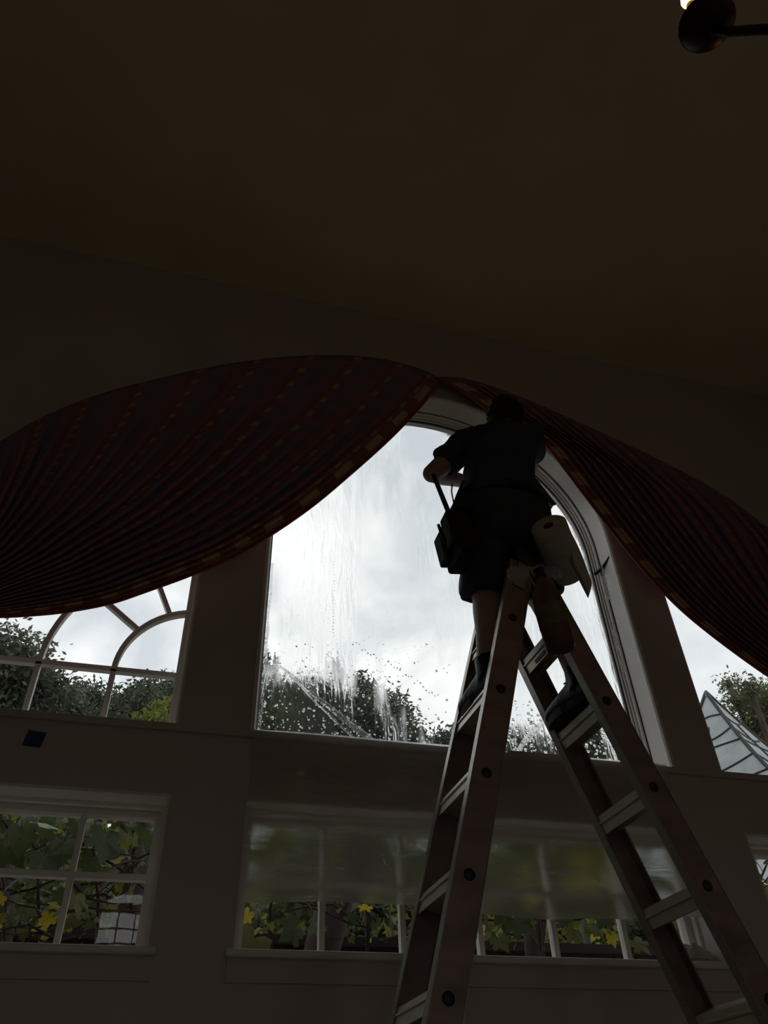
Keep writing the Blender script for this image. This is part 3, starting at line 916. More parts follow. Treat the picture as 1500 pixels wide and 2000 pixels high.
# t-shirt: body loft plus two short sleeves, hem over the belt
sh = MB()
hemz = V(1.155, 2.215, 2.12)
loft(sh, [tor(hemz, .183, .138), tor(wst, .172, .130), tor((wst + chs) / 2, .174, .132), tor(chs, .190, .138), tor(chs.lerp(nck, .5), .184, .122), tor(chs.lerp(nck, .80), .125, .092), tor(chs.lerp(nck, .95), .068, .068)])
for s_, e_ in ((shL, elL), (shR, elR)):
    limb(sh, [chs.lerp(nck, .78), s_, s_.lerp(e_, .35)], [.092, .072, .066])
    limb(sh, [nck - Vector((0, .01, .02)), s_.lerp(nck, .45) + Vector((0, 0, .012)), s_], [.066, .062, .06])
    dd = (e_ - s_).normalized()
    sh.tube([s_, s_.lerp(e_, .66)], [.070, .068], 18)
def clothdisp(co):
    q = Vector((co.x * 1.0 + co.z * .35, co.y, co.z * .55))
    return .010 * noise.noise(q * 11) + .006 * noise.noise(q * 26) + .003
me = remesh(sh, 'shirt', .0075, 2, clothdisp)
bm = bmesh.new(); bm.from_mesh(me)
# open the hem, cuffs and neckline so cloth ends cleanly
def cut(co, no):
    bmesh.ops.bisect_plane(bm, geom=bm.verts[:] + bm.edges[:] + bm.faces[:], plane_co=co, plane_no=no, clear_outer=False, clear_inner=True)
cut(hemz + Vector((0, 0, .012)), Vector((0, 0, 1)))
bm.to_mesh(me); bm.free()
so = pp('shirt', me, 'shirt'); 
md = so.modifiers.new('t', 'SOLIDIFY'); md.thickness = .003
# shorts
st = MB()
loft(st, [tor(pel + Vector((0, 0, -.09)), .175, .125, Vector((1, 0, 0))), tor(pel + Vector((0, 0, -.02)), .188, .138, Vector((1, 0, 0))), tor(pel.lerp(wst, .75), .160, .12, Vector((1, 0, 0)))])
for h, k, o_ in ((hipL, kneL, -1), (hipR, kneR, 1)):
    dd = (k - h).normalized()
    limb(st, [h, h.lerp(k, .4)], [.118, .112])
    st.tube([h, h.lerp(k, .55) + Vector((o_ * .004, -.006, 0)), k + dd * .005 + Vector((o_ * .006, -.012, 0))], [.118, .104, .100 if o_ < 0 else .084], 20)
st.ball(pel + Vector((-.02, -.05, -.12)), 1, 10, (.13, .10, .10))
me = remesh(st, 'shorts', .0075, 2, lambda co: clothdisp(Vector((co.x + 3, co.y, co.z * .9))) * 1.05)
pp('shorts', me, 'shorts')
# belt and pouch hang on the person: belt, pouch pockets and tools are worn things
me = MB(); me.lathe([(.168, -.022), (.176, -.022), (.176, .022), (.168, .022), (.168, -.022)], (0, 0, 0), 40)
bme = me.mesh('belt', True); bme.transform(Matrix.Translation(pel.lerp(wst, .25)) @ Matrix.Diagonal((1.12, .86, 1, 1)))
pp('belt', bme, 'pouch')
# shoes
def shoe(ft, tag_):
    p, d = ft; s_ = d.cross(Vector((0, 0, 1)))
    A = Matrix((s_, d, Vector((0, 0, 1)))).transposed()
    def P(x, y, z): return p + A @ Vector((x, y * .92, z))
    up = MB()
    rings = [(-.075, .028, .045, .055), (-.06, .036, .055, .075), (-.02, .040, .062, .085), (.04, .042, .050, .066), (.11, .048, .040, .048), (.17, .047, .032, .036), (.205, .034, .026, .026), (.218, .015, .020, .014)]
    loft(up, [(P(0, y, z + .012), A @ Vector((a, 0, 0)), A @ Vector((0, 0, h * .7))) for y, a, z, h in rings], 18)
    up.tube([P(0, -.022, .06), P(0, -.012, .145)], [.050, .048], 18)
    up.tube([P(0, .03, .09), P(0, .008, .135)], [.030, .034], 12)
    root = pp('shoe', remesh(up, 'shoe', .006, 3), 'shoe')
    sb = MB(); outl = []
    for i in range(28):
        a = 2 * PI * i / 28
        y = .072 + .150 * math.sin(a); x = .047 * math.cos(a) * (1 if y > .05 else .86)
        outl.append((x, y))
    n = 28
    sb.add([P(x, y, 0) for x, y in outl] + [P(x * 1.04, y * 1.005, .028) for x, y in outl], [tuple(reversed(range(n))), tuple(range(n, 2 * n))] + [(i, (i + 1) % n, n + (i + 1) % n, n + i) for i in range(n)])
    pp('sole', sb.mesh('sole'), 'sole', root).matrix_parent_inverse = Matrix.Identity(4)
    lb = MB()
    for i in range(4):
        y = .035 + .028 * i; z = .118 - .018 * i
        lb.tube([P(-.030, y - .01, z - .012), P(0, y, z + .006), P(.030, y + .01, z - .012)], .003, 6)
        lb.tube([P(.030, y - .01, z - .012), P(0, y, z + .007), P(-.030, y + .01, z - .012)], .003, 6)
    pp('laces', lb.mesh('laces'), 'lace', root)
shoe(footL, 'l'); shoe(footR, 'r')

# tool pouch on the left hip
pc = px(893, 1045, 2.16)
pou = empty('tool_pouch', pc); tag(pou, 'black tool pouch stuffed with tools at the person\'s belt', 'pouch')
def lp_(parent, origin, name, material, fn, smooth=False, bev=0):
    b = MB(); fn(b); b.v = [(x - origin.x, y - origin.y, z - origin.z) for x, y, z in b.v]
    o = b.build(name, material, parent, smooth)
    if bev: bevel(o, bev)
    return o
rz = Matrix.Rotation(math.radians(-8), 3, 'Y')
lp_(pou, pc, 'pocket', 'pouch', lambda b: b.box(pc + Vector((0, 0, -.035)), (.075, .16, .20), rz), bev=.012)
lp_(pou, pc, 'pocket', 'pouch', lambda b: b.box(pc + Vector((-.045, -.045, -.02)), (.035, .075, .14), rz), bev=.008)
lp_(pou, pc, 'pocket', 'pouch', lambda b: b.box(pc + Vector((-.045, .045, -.045)), (.035, .07, .13), rz), bev=.008)
lp_(pou, pc, 'flap', 'pouch', lambda b: b.box(pc + Vector((.005, 0, .075)), (.095, .17, .025), rz), bev=.008)
lp_(pou, pc, 'belt_loop', 'pouch', lambda b: b.box(pc + Vector((.05, .01, .085)), (.05, .09, .06), rz), bev=.006)
def tool(name, label, pts, r, material, cat='tool', extra=None, n=8):
    o0 = pts[-1]
    t = empty(name, o0); tag(t, label, cat)
    lp_(t, o0, 'handle', material, lambda b: b.tube(pts, r, n), True)
    if extra: extra(t, o0)
    return t
a, b_ = px(846, 926, 2.10), px(888, 1030, 2.16)
tool('window_squeegee', 'long dark squeegee handle sticking up from the pouch past the elbow', [a, a.lerp(b_, .04), a.lerp(b_, .5), b_], [.006, .0095, .0105, .0105], 'black',
     extra=lambda t, o0: lp_(t, o0, 'ferrule', 'steel', lambda m_: m_.tube([a.lerp(b_, .7), a.lerp(b_, .76)], .0125, 10), True))
a2, b2 = px(905, 940, 2.10), px(884, 995, 2.14)
tool('scraper_handle', 'short dark scraper handle leaning against the shirt above the pouch', [a2, a2.lerp(b2, .5), b2], [.006, .008, .008], 'black')
a3 = [px(883, 945, 2.12), px(882, 960, 2.12), px(885, 976, 2.12), px(888, 992, 2.13)]
tool('cable_loop', 'thin curved black cord rising between the tool handles', a3, .003, 'black', 'cord')
a4 = [px(856, 1024, 2.10), px(862, 1040, 2.11), px(868, 1060, 2.12)]
tool('snap_knife', 'dark snap-off knife clipped to the outer pocket', a4, [.006, .0085, .008], 'black', 'knife')
a5 = [px(871, 1052, 2.10), px(870, 1075, 2.10), px(873, 1098, 2.11)]
tool('pencil', 'slim dark marker pointing down under the pouch', [a5[2], a5[2].lerp(a5[1], .3), a5[1], a5[0]], [.001, .005, .005, .005], 'black', 'marker')
# squeegee blade held against the arch
q0, q1 = px(1041, 936, YG - .052), px(1081, 987, YG - .052)
sq = empty('squeegee', gripR); tag(sq, 'dark squeegee pressed to the glass along the arch edge', 'squeegee')
mid = (q0 + q1) / 2; dq = (q1 - q0).normalized(); nq = dq.cross(Vector((0, 1, 0))).normalized()
lp_(sq, gripR, 'blade_holder', 'black', lambda m_: m_.beam(q0, q1, (0, 1, 0), .014, .045), bev=.002)
lp_(sq, gripR, 'rubber_blade', 'rubber', lambda m_: m_.beam(q0 + Vector((0, .02, 0)), q1 + Vector((0, .02, 0)), (0, 1, 0), .06, .004))
lp_(sq, gripR, 'handle', 'black', lambda m_: m_.tube([mid, mid.lerp(gripR, .4) + Vector((0, 0, .005)), gripR, gripR + (gripR - mid).normalized() * .05], [.010, .011, .013, .012], 10), True)

# paper towel roll hanging at the right hip
tc_ = px(1071, 1026, 2.02)
ta = (px(1099, 1096, 2.15) - tc_).normalized()
tr_ = empty('paper_towel_roll', tc_); tag(tr_, 'white paper towel roll with a loose sheet at the person\'s hip', 'paper towel')
rT, lT = .070, .25
rot = Vector((0, 0, 1)).rotation_difference(ta).to_matrix()
lp_(tr_, tc_, 'roll', 'towel', lambda m_: m_.lathe([(.021, 0), (rT - .004, 0), (rT, .004), (rT, lT - .004), (rT - .004, lT), (.021, lT), (.021, 0)], tc_, 40, ta), True)
lp_(tr_, tc_, 'cardboard_core', 'card', lambda m_: m_.lathe([(.019, .002), (.0212, .002), (.0212, lT - .002), (.019, lT - .002), (.019, .002)], tc_, 24, ta), True)
sheet_end = [px(1149, 1172, 2.22), px(1112, 1092, 2.16)]
def sheet(s, t):
    # leaves the roll on its outer side and curls down to a point
    edge = [(1098, 1018), (1118, 1045), (1135, 1080), (1150, 1120), (1156, 1140), (1149, 1168)]
    inner = [(1090, 1050), (1112, 1085), (1112, 1095), (1125, 1122), (1140, 1152), (1147, 1166)]
    p = interp(edge, t).lerp(interp(inner, t), s)
    return px(p.x, p.y, 2.09 + .05 * t - .035 * math.sin(PI * s) - .02 * s)
b = MB(); b.grid(sheet, 8, 20)
b.v = [(x - tc_.x, y - tc_.y, z - tc_.z) for x, y, z in b.v]
o = b.build('loose_sheet', 'towel', tr_, True); md = o.modifiers.new('t', 'SOLIDIFY'); md.thickness = .0012
lp_(tr_, tc_, 'strap', 'pouch', lambda m_: m_.tube([tc_ + ta * .12 - Vector((.02, 0, 0)), px(1046, 1030, 2.16), px(1034, 1000, 2.18)], .007, 8), True)

# bottle and crumpled plastic on the ladder hinge
bo = px(1056, 1128, 2.04); bd = (px(1086, 1232, 2.06) - bo).normalized()
bt = empty('spray_bottle', bo); tag(bt, 'brown labelled bottle hanging along the ladder rail under the hinge', 'bottle')
lp_(bt, bo, 'bottle_body', 'brown', lambda m_: m_.lathe([(0, 0), (.018, 0), (.020, .02), (.040, .05), (.050, .075), (.052, .10), (.052, .27), (.046, .285), (.030, .290), (0, .290)], bo, 28, bd), True)
lp_(bt, bo, 'label_wrap', 'blabel', lambda m_: m_.lathe([(.0528, .12), (.0535, .122), (.0535, .20), (.0528, .202)], bo, 28, bd), True)
lp_(bt, bo, 'cap', 'black', lambda m_: m_.lathe([(0, -.035), (.016, -.035), (.021, -.03), (.021, .004), (0, .004)], bo, 20, bd), True)
def crumple(c, sz, seed, n=9):
    m_ = MB(); m_.ball((0, 0, 0), 1, n)
    out = []
    for x, y, z in m_.v:
        p = Vector((x, y, z)); k = 1 + .45 * noise.noise(p * 2.2 + Vector((seed, 0, 0))) + .25 * noise.noise(p * 5 + Vector((0, seed, 0)))
        out.append((c.x + p.x * sz[0] * k, c.y + p.y * sz[1] * k, c.z + p.z * sz[2] * k))
    m_.v = out
    return m_
for i, (q, Yq, sz) in enumerate((((1012, 1122), 2.03, (.040, .03, .028)), ((1074, 1118), 2.02, (.028, .025, .022)), ((1087, 1120), 2.05, (.022, .02, .022)))):
    cpt = px(q[0], q[1], Yq)
    m_ = crumple(cpt, sz, 3.7 * i + 1); m_.v = [(x - cpt.x, y - cpt.y, z - cpt.z) for x, y, z in m_.v]
    o = link('crumpled_plastic', m_.mesh('crumpled_plastic'), 'clear'); o.location = cpt
    tag(o, ['crumpled clear plastic scrap stuffed on the left side of the ladder hinge', 'crumpled clear plastic scrap above the brown bottle', 'small torn plastic scrap between the bottle and the towel roll'][i], 'plastic', 'plastic scraps on the ladder hinge')

# ---------------------------------------------------------------- window film
fl = empty('window_film', W(CU, Lz, DEP)); tag(fl, 'wet clear film on the arched glass with its end hanging over the ledge', 'window film')
FO = fl.location
def flp(name, material, fn, smooth=False): return lp_(fl, FO, name, material, fn, smooth)
fpts = poly_ring(hole_mid, .045)
flp('applied_sheet', 'film', lambda m_: m_.add([(x, YG - .006, z) for x, z in fpts], [tuple(range(len(fpts)))]))
zled = Lz * D + EYE
def hang(s, t):
    u = .0975 + (.722 - .0975) * s
    zb = .254 + .006 * math.sin(s * 7) + .004 * noise.noise((s * 6, 0, 1))
    z = (Lz - .001) + (zb - Lz + .001) * t
    fold = .012 * math.sin(s * 5 + t * 4) + .02 * noise.noise((s * 3.5, t * 3, 5)) + .03 * t * noise.noise((s * 9, t * 2, 8)) * (1 if s > .4 else .3)
    if s > .55 and t > .6: fold += .03 * math.sin((t - .6) * 20) * (t - .6) * 2.5 * math.sin((s - .55) * 7)
    return W(u, z, -.030 - .035 * t - abs(fold))
flp('hanging_sheet', 'hang', lambda m_: m_.grid(hang, 80, 50), True)
flp('wrinkled_margin', 'clear', lambda m_: m_.grid(lambda s, t: W(.1035 + .0125 * s * (1 + .3 * noise.noise((t * 8, 1, 1))), Lz + .002 + .33 * t, DEP - .012 - .008 * abs(noise.noise((s * 3, t * 22, 2)))), 5, 60), True)
def crease(m_, p0, p1, w_):
    a, b = px(p0[0], p0[1], YG - .012), px(p1[0], p1[1], YG - .012)
    d = (b - a); n_ = Vector((-d.z, 0, d.x)).normalized()
    m_.grid(lambda s, t: a + d * t + n_ * ((s - .5) * w_ * (.4 + t * .8)) + Vector((0, -.010 * math.sin(PI * s), 0)) + n_ * .012 * noise.noise((t * 4, 0, 3)), 4, 30)
flp('crease', 'clear', lambda m_: crease(m_, (546, 1302), (735, 1456), .030), True)
flp('crease', 'clear', lambda m_: crease(m_, (566, 1322), (700, 1452), .012), True)
def arcstrip(m_):
    c = [px(*q, YG - .014) for q in ((1003, 1476), (1018, 1448), (1038, 1424), (1064, 1403))]
    c2 = [px(*q, YG - .014) for q in ((1013, 1478), (1027, 1455), (1046, 1433), (1068, 1412))]
    m_.grid(lambda s, t: interp(c, t).lerp(interp(c2, t), s) + Vector((0, -.006 * math.sin(PI * s), 0)), 4, 18)
flp('curled_liner_edge', 'clear', arcstrip, True)
# scraps of film on the right-hand moulding
for k, (u, v0, v1, dy) in enumerate(((.7385, .80, .875, .10), (.7345, .70, .755, .125), (.7345, .655, .685, .125))):
    b = MB(); b.grid(lambda s, t: W(u - .006 * noise.noise((t * 3, k, 1)) - .012, v0 + (v1 - v0) * t, dy - .045 + .04 * s * (1 - .5 * t)), 4, 12)
    o = b.build('film_offcut', 'clear', None, True)
    tag(o, ['longest clear film offcut stuck to the right jamb near the strap', 'middle clear film offcut stuck to the right jamb', 'shortest clear film offcut low on the right jamb'][k], 'film scrap', 'film offcuts on the jamb')
b = MB()
sp_ = [W(.7455, .893, -.012), W(.7395, .889, .004), W(.7365, .884, .05), W(.734, .879, .10), W(.726, .876, .15)]
b.tube(sp_, [.006, .007, .006, .010, .012], 8)
tag(b.build('dark_strap', 'black', None, True), 'thin dark strap crossing the arch moulding beside the swag', 'strap')
# drops of water on the film
db = MB()
def drop(x, y, r, st=1.0):
    c = px(x, y, YG - .0065)
    prof = [(1, 0), (.85, .35), (.5, .62), (0.02, .72)]
    base = len(db.v); n = 8
    for q, h in prof:
        for k in range(n):
            a = 2 * PI * k / n
            db.v.append((c.x + r * q * math.cos(a), c.y - r * h * .9, c.z + r * st * q * math.sin(a)))
    for i in range(len(prof) - 1):
        for k in range(n): db.f.append((base + i * n + k, base + i * n + (k + 1) % n, base + (i + 1) * n + (k + 1) % n, base + (i + 1) * n + k))
    db.f.append(tuple(base + (len(prof) - 1) * n + k for k in range(n)))
for i in range(26): drop(653 + rnd.uniform(-1.5, 1.5) - i * .1, 1085 + i * 6.3, rnd.uniform(.0028, .0048), 1.3)
for i in range(22): drop(677 + rnd.uniform(-1, 1), 1070 + i * 5, rnd.uniform(.002, .0036), 1.3)
for i in range(12): drop(668, 1120 + i * 5, rnd.uniform(.0018, .003), 1.3)
for i in range(620):
    x, y = rnd.uniform(508, 880), rnd.uniform(1255, 1455)
    if y < 1292 + max(0, x - 690) * .95 and rnd.random() > .12: continue
    drop(x, y, rnd.choice((.0022, .003, .0042, .0058)) * rnd.uniform(.8, 1.2), rnd.uniform(.9, 1.6))
for i in range(330):
    x, y = rnd.uniform(985, 1225), rnd.uniform(1370, 1484)
    if x > 1150 + (y - 1370) * .6: continue
    drop(x, y, rnd.choice((.0028, .004, .006, .0085)) * rnd.uniform(.8, 1.2), rnd.uniform(.9, 1.8))
for i in range(260):
    x, y = rnd.gauss(700, 110), rnd.uniform(1040, 1300)
    if x < 530 or x > 900: continue
    drop(x, y, rnd.uniform(.0014, .0028), 1.2)
for i in range(120):
    drop(rnd.uniform(1085, 1150), rnd.uniform(1130, 1330), rnd.uniform(.0014, .003), 1.2)
for i in range(30):
    t = i / 29; drop(690 + 165 * t, 1255 + 105 * t + rnd.uniform(-6, 6), rnd.uniform(.003, .006), 1.2)
tag(db.build('water_drops', 'water', None, True), 'fine water drops beaded on the arched glass', 'water drops', None, 'stuff')

# small things on the wall
bt_ = part('painter_tape', 'blue', None, lambda b: b.grid(lambda s, t: W(-.1835 + .022 * s + .003 * t, .430 + .020 * t - .002 * s, -.0025 - .004 * s * s), 4, 4))
md = bt_.modifiers.new('t', 'SOLIDIFY'); md.thickness = .0008
tag(bt_, 'small square of blue painter tape on the wall under the fan window', 'tape')
yt = part('yellow_strip', 'yellow', None, lambda b: b.box2(W(.468, Lz + .0004, -.020), W(.572, Lz + .0030, -.006)))
tag(yt, 'thin yellow-green strip along the ledge behind the ladder', 'strip')
cp = W(.716, LB + .012, .06)
for i, (c, sz) in enumerate(((W(.712, LB + .0125, .085), (.070, .05, .042)), (W(.682, LB + .006, .06), (.055, .045, .02)))):
    m_ = crumple(c, sz, 9.1 + 3 * i, 10)
    m_.v = [(x - c.x, y - c.y, max(z - c.z, LB * D + EYE - c.z)) for x, y, z in m_.v]
    o = link('crumpled_sheet', m_.mesh('crumpled_sheet', False), 'towel'); o.location = c
    tag(o, ['bunched white sheet in the corner of the low sill beside the ladder rail', 'flat crumpled white paper lying on the low sill next to the bunched sheet'][i], 'paper')

# ---------------------------------------------------------------- chandelier
cupc = (ray(1387, 52) / F) * (3.72 * .52) ; cupc.z += EYE
cdir = Vector((.90, -.42, 0)).normalized()
ARM = .52
hub = cupc + cdir * ARM
ch = empty('chandelier', (hub.x, hub.y, hub.z - .25)); tag(ch, 'dark bronze candle chandelier with glowing bulbs under the ceiling', 'chandelier')
CO = ch.location
cup_me = arm_me = None
for k in range(5):
    a = 2 * PI * k / 5
    rm = Matrix.Rotation(a, 3, 'Z')
    def at(r_, z): 
        q = rm @ (-cdir * r_); return hub + q + Vector((0, 0, z))
    c = at(ARM, 0)
    lp_(ch, CO, 'arm', 'bronze', lambda m_: m_.tube([at(.03, -.10), at(.12, -.16), at(.24, -.17), at(.36, -.11), at(.43, -.075), at(.49, -.055), at(.52, -.016)], [.015, .015, .014, .013, .012, .012, .013], 10), True)
    cup = lp_(ch, CO, 'drip_cup', 'bronze', lambda m_: m_.lathe([(0, -.020), (.020, -.018), (.045, -.004), (.066, .016), (.070, .026), (.066, .026), (.042, .006), (0, 0)], c, 28), True)
    lp_(ch, CO, 'candle_sleeve', 'candle', lambda m_: m_.lathe([(0, 0), (.012, 0), (.012, .165), (0, .165)], c, 16), True)
    lp_(ch, CO, 'bulb', 'bulb', lambda m_: m_.lathe([(0, .165), (.008, .167), (.016, .184), (.017, .198), (.011, .224), (.003, .244), (0, .246)], c, 14), True)
lp_(ch, CO, 'column', 'bronze', lambda m_: m_.lathe([(0, -.25), (.012, -.24), (.03, -.20), (.018, -.16), (.035, -.10), (.05, -.06), (.03, 0), (.015, .06), (.028, .14), (.012, .20), (.006, .24), (0, .24)], hub, 24), True)
lp_(ch, CO, 'chain', 'bronze', lambda m_: m_.tube([hub + Vector((0, 0, .22)), Vector((hub.x, hub.y, CEIL - .02))], .007, 8), True)
lp_(ch, CO, 'ceiling_rose', 'bronze', lambda m_: m_.lathe([(.0, -.05), (.02, -.045), (.06, -.02), (.065, 0.001), (0, 0.001)], Vector((hub.x, hub.y, CEIL)), 24), True)

# ---------------------------------------------------------------- outdoors
struct(part('ground', 'grass', None, lambda b: b.box2((-40, D + TH, -.35), (50, 60, -.15))), 'green lawn outside')
struct(part('terrace', 'grass', None, lambda b: b.box2((-40, -50, -.35), (50, YB - .2, -.15))), 'lawn beyond the added glazed doors')
def leafball(mb, c, r, n, size, squash=.85, hollow=.45, clump=0):
    cl = None
    for q in range(n):
        if clump == 0 or q % clump == 0:
            while True:
                d = Vector((rnd.uniform(-1, 1), rnd.uniform(-1, 1), rnd.uniform(-1, 1)))
                if .05 < d.length < 1: break
            d.normalize()
            rr = r * (hollow + (1 - hollow) * rnd.random() ** .6)
            rr *= 1 + .35 * noise.noise(d * 2.3 + c)
            cl = c + Vector((d.x * rr, d.y * rr, d.z * rr * squash))
        p = cl
        if clump:
            p = cl + Vector((rnd.gauss(0, 1), rnd.gauss(0, 1), rnd.gauss(0, .75))) * (size * 2.6)
        a = Vector((rnd.uniform(-1, 1), rnd.uniform(-1, 1), rnd.uniform(-1, .6))).normalized()
        b = a.cross(Vector((rnd.uniform(-1, 1), rnd.uniform(-1, 1), rnd.uniform(-1, 1)))).normalized()
        s = size * rnd.uniform(.6, 1.4)
        k = len(mb.v)
        mb.v += [tuple(p - a * s), tuple(p + b * s * .42), tuple(p + a * s), tuple(p - b * s * .42)]
        mb.f.append((k, k + 1, k + 2, k + 3))

def tree(label, blobs, Y, material, n, size, cat='tree', group='trees beyond the windows', name='tree', squash=.85, sprigs=0):
    """blobs: (pixel x, pixel y, pixel radius) of crown masses at depth Y"""
    cs = []
    for x, y, r in blobs:
        p = px(x, y, Y + rnd.uniform(-.6, .6))
        dep = (p - Vector((0, 0, EYE))).dot(ray(750, 1000).normalized())
        cs.append((p, r * dep / F))
    base = Vector((sum(c.x for c, _ in cs) / len(cs), sum(c.y for c, _ in cs) / len(cs), -.15))
    t = empty(name, base); tag(t, label, cat, group)
    low_ = min(c.z - r for c, r in cs)
    mb = MB()
    tot = sum(r * r for _, r in cs)
    for c, r in cs:
        leafball(mb, c - base, r, int(n * 1.9 * r * r / tot), size * .6, squash, .3, 14)
    mb.uv = None
    me = bpy.data.meshes.new('foliage'); me.from_pydata(mb.v, [], mb.f); me.update()
    link('foliage', me, material, t)
    hi = max(c.z for c, _ in cs)
    tk = MB(); rt = .05 + .02 * hi
    tk.tube([(0, 0, 0), (.05, 0, (hi + .15) * .4), (0, .05, (hi + .15) * .8), (0, 0, hi)], [rt, rt * .8, rt * .5, rt * .2], 10)
    tk.build('trunk', 'bark', t, True)
    for c, r in cs:
        for _ in range(4):
            d = Vector((rnd.uniform(-1, 1), rnd.uniform(-1, 1), rnd.uniform(.0, .9))).normalized()
            q = c - base
            bb = MB(); bb.tube([Vector((0, 0, (hi + .15) * .5)), q + Vector((0, 0, -r * .3)), q + d * r * .85], [rt * .4, rt * .25, .012], 6)
            bb.build('branch', 'bark', t, True)
    return t
tree('dense dark tree filling the outer side of the fan window', [(5, 1300, 78), (70, 1345, 60), (-60, 1340, 80), (20, 1400, 90)], 12.0, 'tree_a', 9000, .085)
tree('round dark tree behind the curved muntin of the fan window', [(160, 1375, 45), (120, 1400, 60), (200, 1400, 45)], 15.5, 'tree_a', 6000, .085)
tree('dark tree next to the fan window frame', [(285, 1372, 42), (330, 1360, 32), (250, 1400, 45), (300, 1410, 60)], 13.0, 'tree_a', 6000, .085)
tree('yellow-green shrub tree low behind the fan window', [(335, 1402, 30), (300, 1425, 34)], 10.6, 'tree_c', 2600, .06)
tree('large leafy tree behind the wet film', [(548, 1345, 62), (625, 1345, 62), (690, 1375, 62), (750, 1405, 52), (560, 1420, 80), (660, 1440, 85), (790, 1440, 38)], 12.8, 'tree_a', 17000, .08)
tree('green tree tucked low against the film edge', [(520, 1385, 42), (505, 1440, 50)], 10.3, 'tree_b', 4000, .07)
tree('small distant tree showing beside the ladder', [(862, 1462, 26), (905, 1452, 30), (950, 1460, 34)], 15.0, 'tree_a', 3500, .09)
tree('dark tree seen between the ladder rails', [(1040, 1432, 40), (1080, 1450, 45), (1010, 1465, 40)], 12.0, 'tree_a', 5000, .085)
tree('dark tree behind the lower end of the arch jamb', [(1160, 1440, 48), (1205, 1455, 46), (1120, 1470, 45)], 14.5, 'tree_b', 6000, .08)
tree('feathery tree rising beside the canopy', [(1490, 1370, 40), (1530, 1390, 60), (1475, 1420, 36), (1424, 1338, 13), (1440, 1372, 20), (1465, 1345, 16)], 9.6, 'tree_b', 4600, .06)

struct(part('bounce_patio', mat('bounce_paving', (.50, .47, .43), .9, var=.15, scale=3, bump=.2), None, lambda b: b.box2((-6, D + TH, -.16), (8, 4.7, -.14))), 'pale paving added below the low windows to bounce sky light')  # unseen pale slab added to bounce sky light up to the window soffits
# hedge seen through the low windows
hg = empty('hedge', (1.0, 8.8, -.15)); tag(hg, 'loose yellow-green hedge behind the low windows', 'hedge')
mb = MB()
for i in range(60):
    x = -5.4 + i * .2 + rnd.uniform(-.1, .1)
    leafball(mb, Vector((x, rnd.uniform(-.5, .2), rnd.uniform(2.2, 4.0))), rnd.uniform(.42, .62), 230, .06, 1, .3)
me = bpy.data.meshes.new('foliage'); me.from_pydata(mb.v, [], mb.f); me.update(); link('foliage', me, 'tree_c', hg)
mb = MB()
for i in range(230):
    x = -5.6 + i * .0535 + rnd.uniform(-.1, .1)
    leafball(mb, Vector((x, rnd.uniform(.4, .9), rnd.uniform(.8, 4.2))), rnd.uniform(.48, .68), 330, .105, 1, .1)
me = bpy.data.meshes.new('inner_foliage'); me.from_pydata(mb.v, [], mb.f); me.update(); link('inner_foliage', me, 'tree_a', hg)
for i in range(60):
    x = -5.4 + i * .2
    bb = MB(); x2 = x + rnd.uniform(-1.2, 1.2); bb.tube([(x, 0, .1), ((x + x2) / 2 + .1, -.4, 2.0), (x2, -.7 + rnd.uniform(-.2, .2), rnd.uniform(3.0, 4.5))], [.028, .02, .008], 6)
    bb.build('branch', 'bark', hg, True)

# shrubs between fence and hedge
for x, slab in ((-.45, 'green shrub behind the fence seen through the window below the fan'), (.95, 'green shrub behind the fence near the thick leaning trunk'), (2.35, 'yellow-green shrub behind the fence seen between the ladder rails')):
    sb_ = empty('garden_shrub', (x, 5.5, -.15)); tag(sb_, slab, 'shrub', 'shrubs behind the fence')
    mb = MB()
    for q in range(9):
        leafball(mb, Vector((rnd.uniform(-.3, .3), rnd.uniform(-.12, .12), 1.5 + .15 * q)), .34, 210, .05, 1, .1)
    me = bpy.data.meshes.new('foliage'); me.from_pydata(mb.v, [], mb.f); me.update(); link('foliage', me, 'tree_c' if x > 1 else 'tree_b', sb_)
    for q in range(5):
        bb = MB(); bb.tube([(0, 0, 0), (rnd.uniform(-.1, .1), 0, 1.2), (rnd.uniform(-.4, .4), rnd.uniform(-.1, .1), 2.7)], [.03, .02, .008], 6); bb.build('stem', 'bark', sb_, True)

# dark board fence
FY = 4.9
ftop = px(150, 1816, FY).z
fe = empty('board_fence', (1.5, FY, -.15)); tag(fe, 'dark board fence topping out just above the low sill', 'fence')
xs = [-3.4 + .15 * i for i in range(66)]
bmesh_ = MB().box((0, 0, (ftop - .05 + .15) / 2), (.145, .022, ftop - .05 + .15)).mesh('board')
bmesh_.materials.append(M['fence'])
for x in xs:
    o = bpy.data.objects.new('board', bmesh_); C.objects.link(o); o.parent = fe; o.location = (x - 1.5, 0, 0)
part('top_rail', 'fence', fe, lambda b: b.box((0, 0, ftop + .15 - .025), (10.2, .09, .05)))
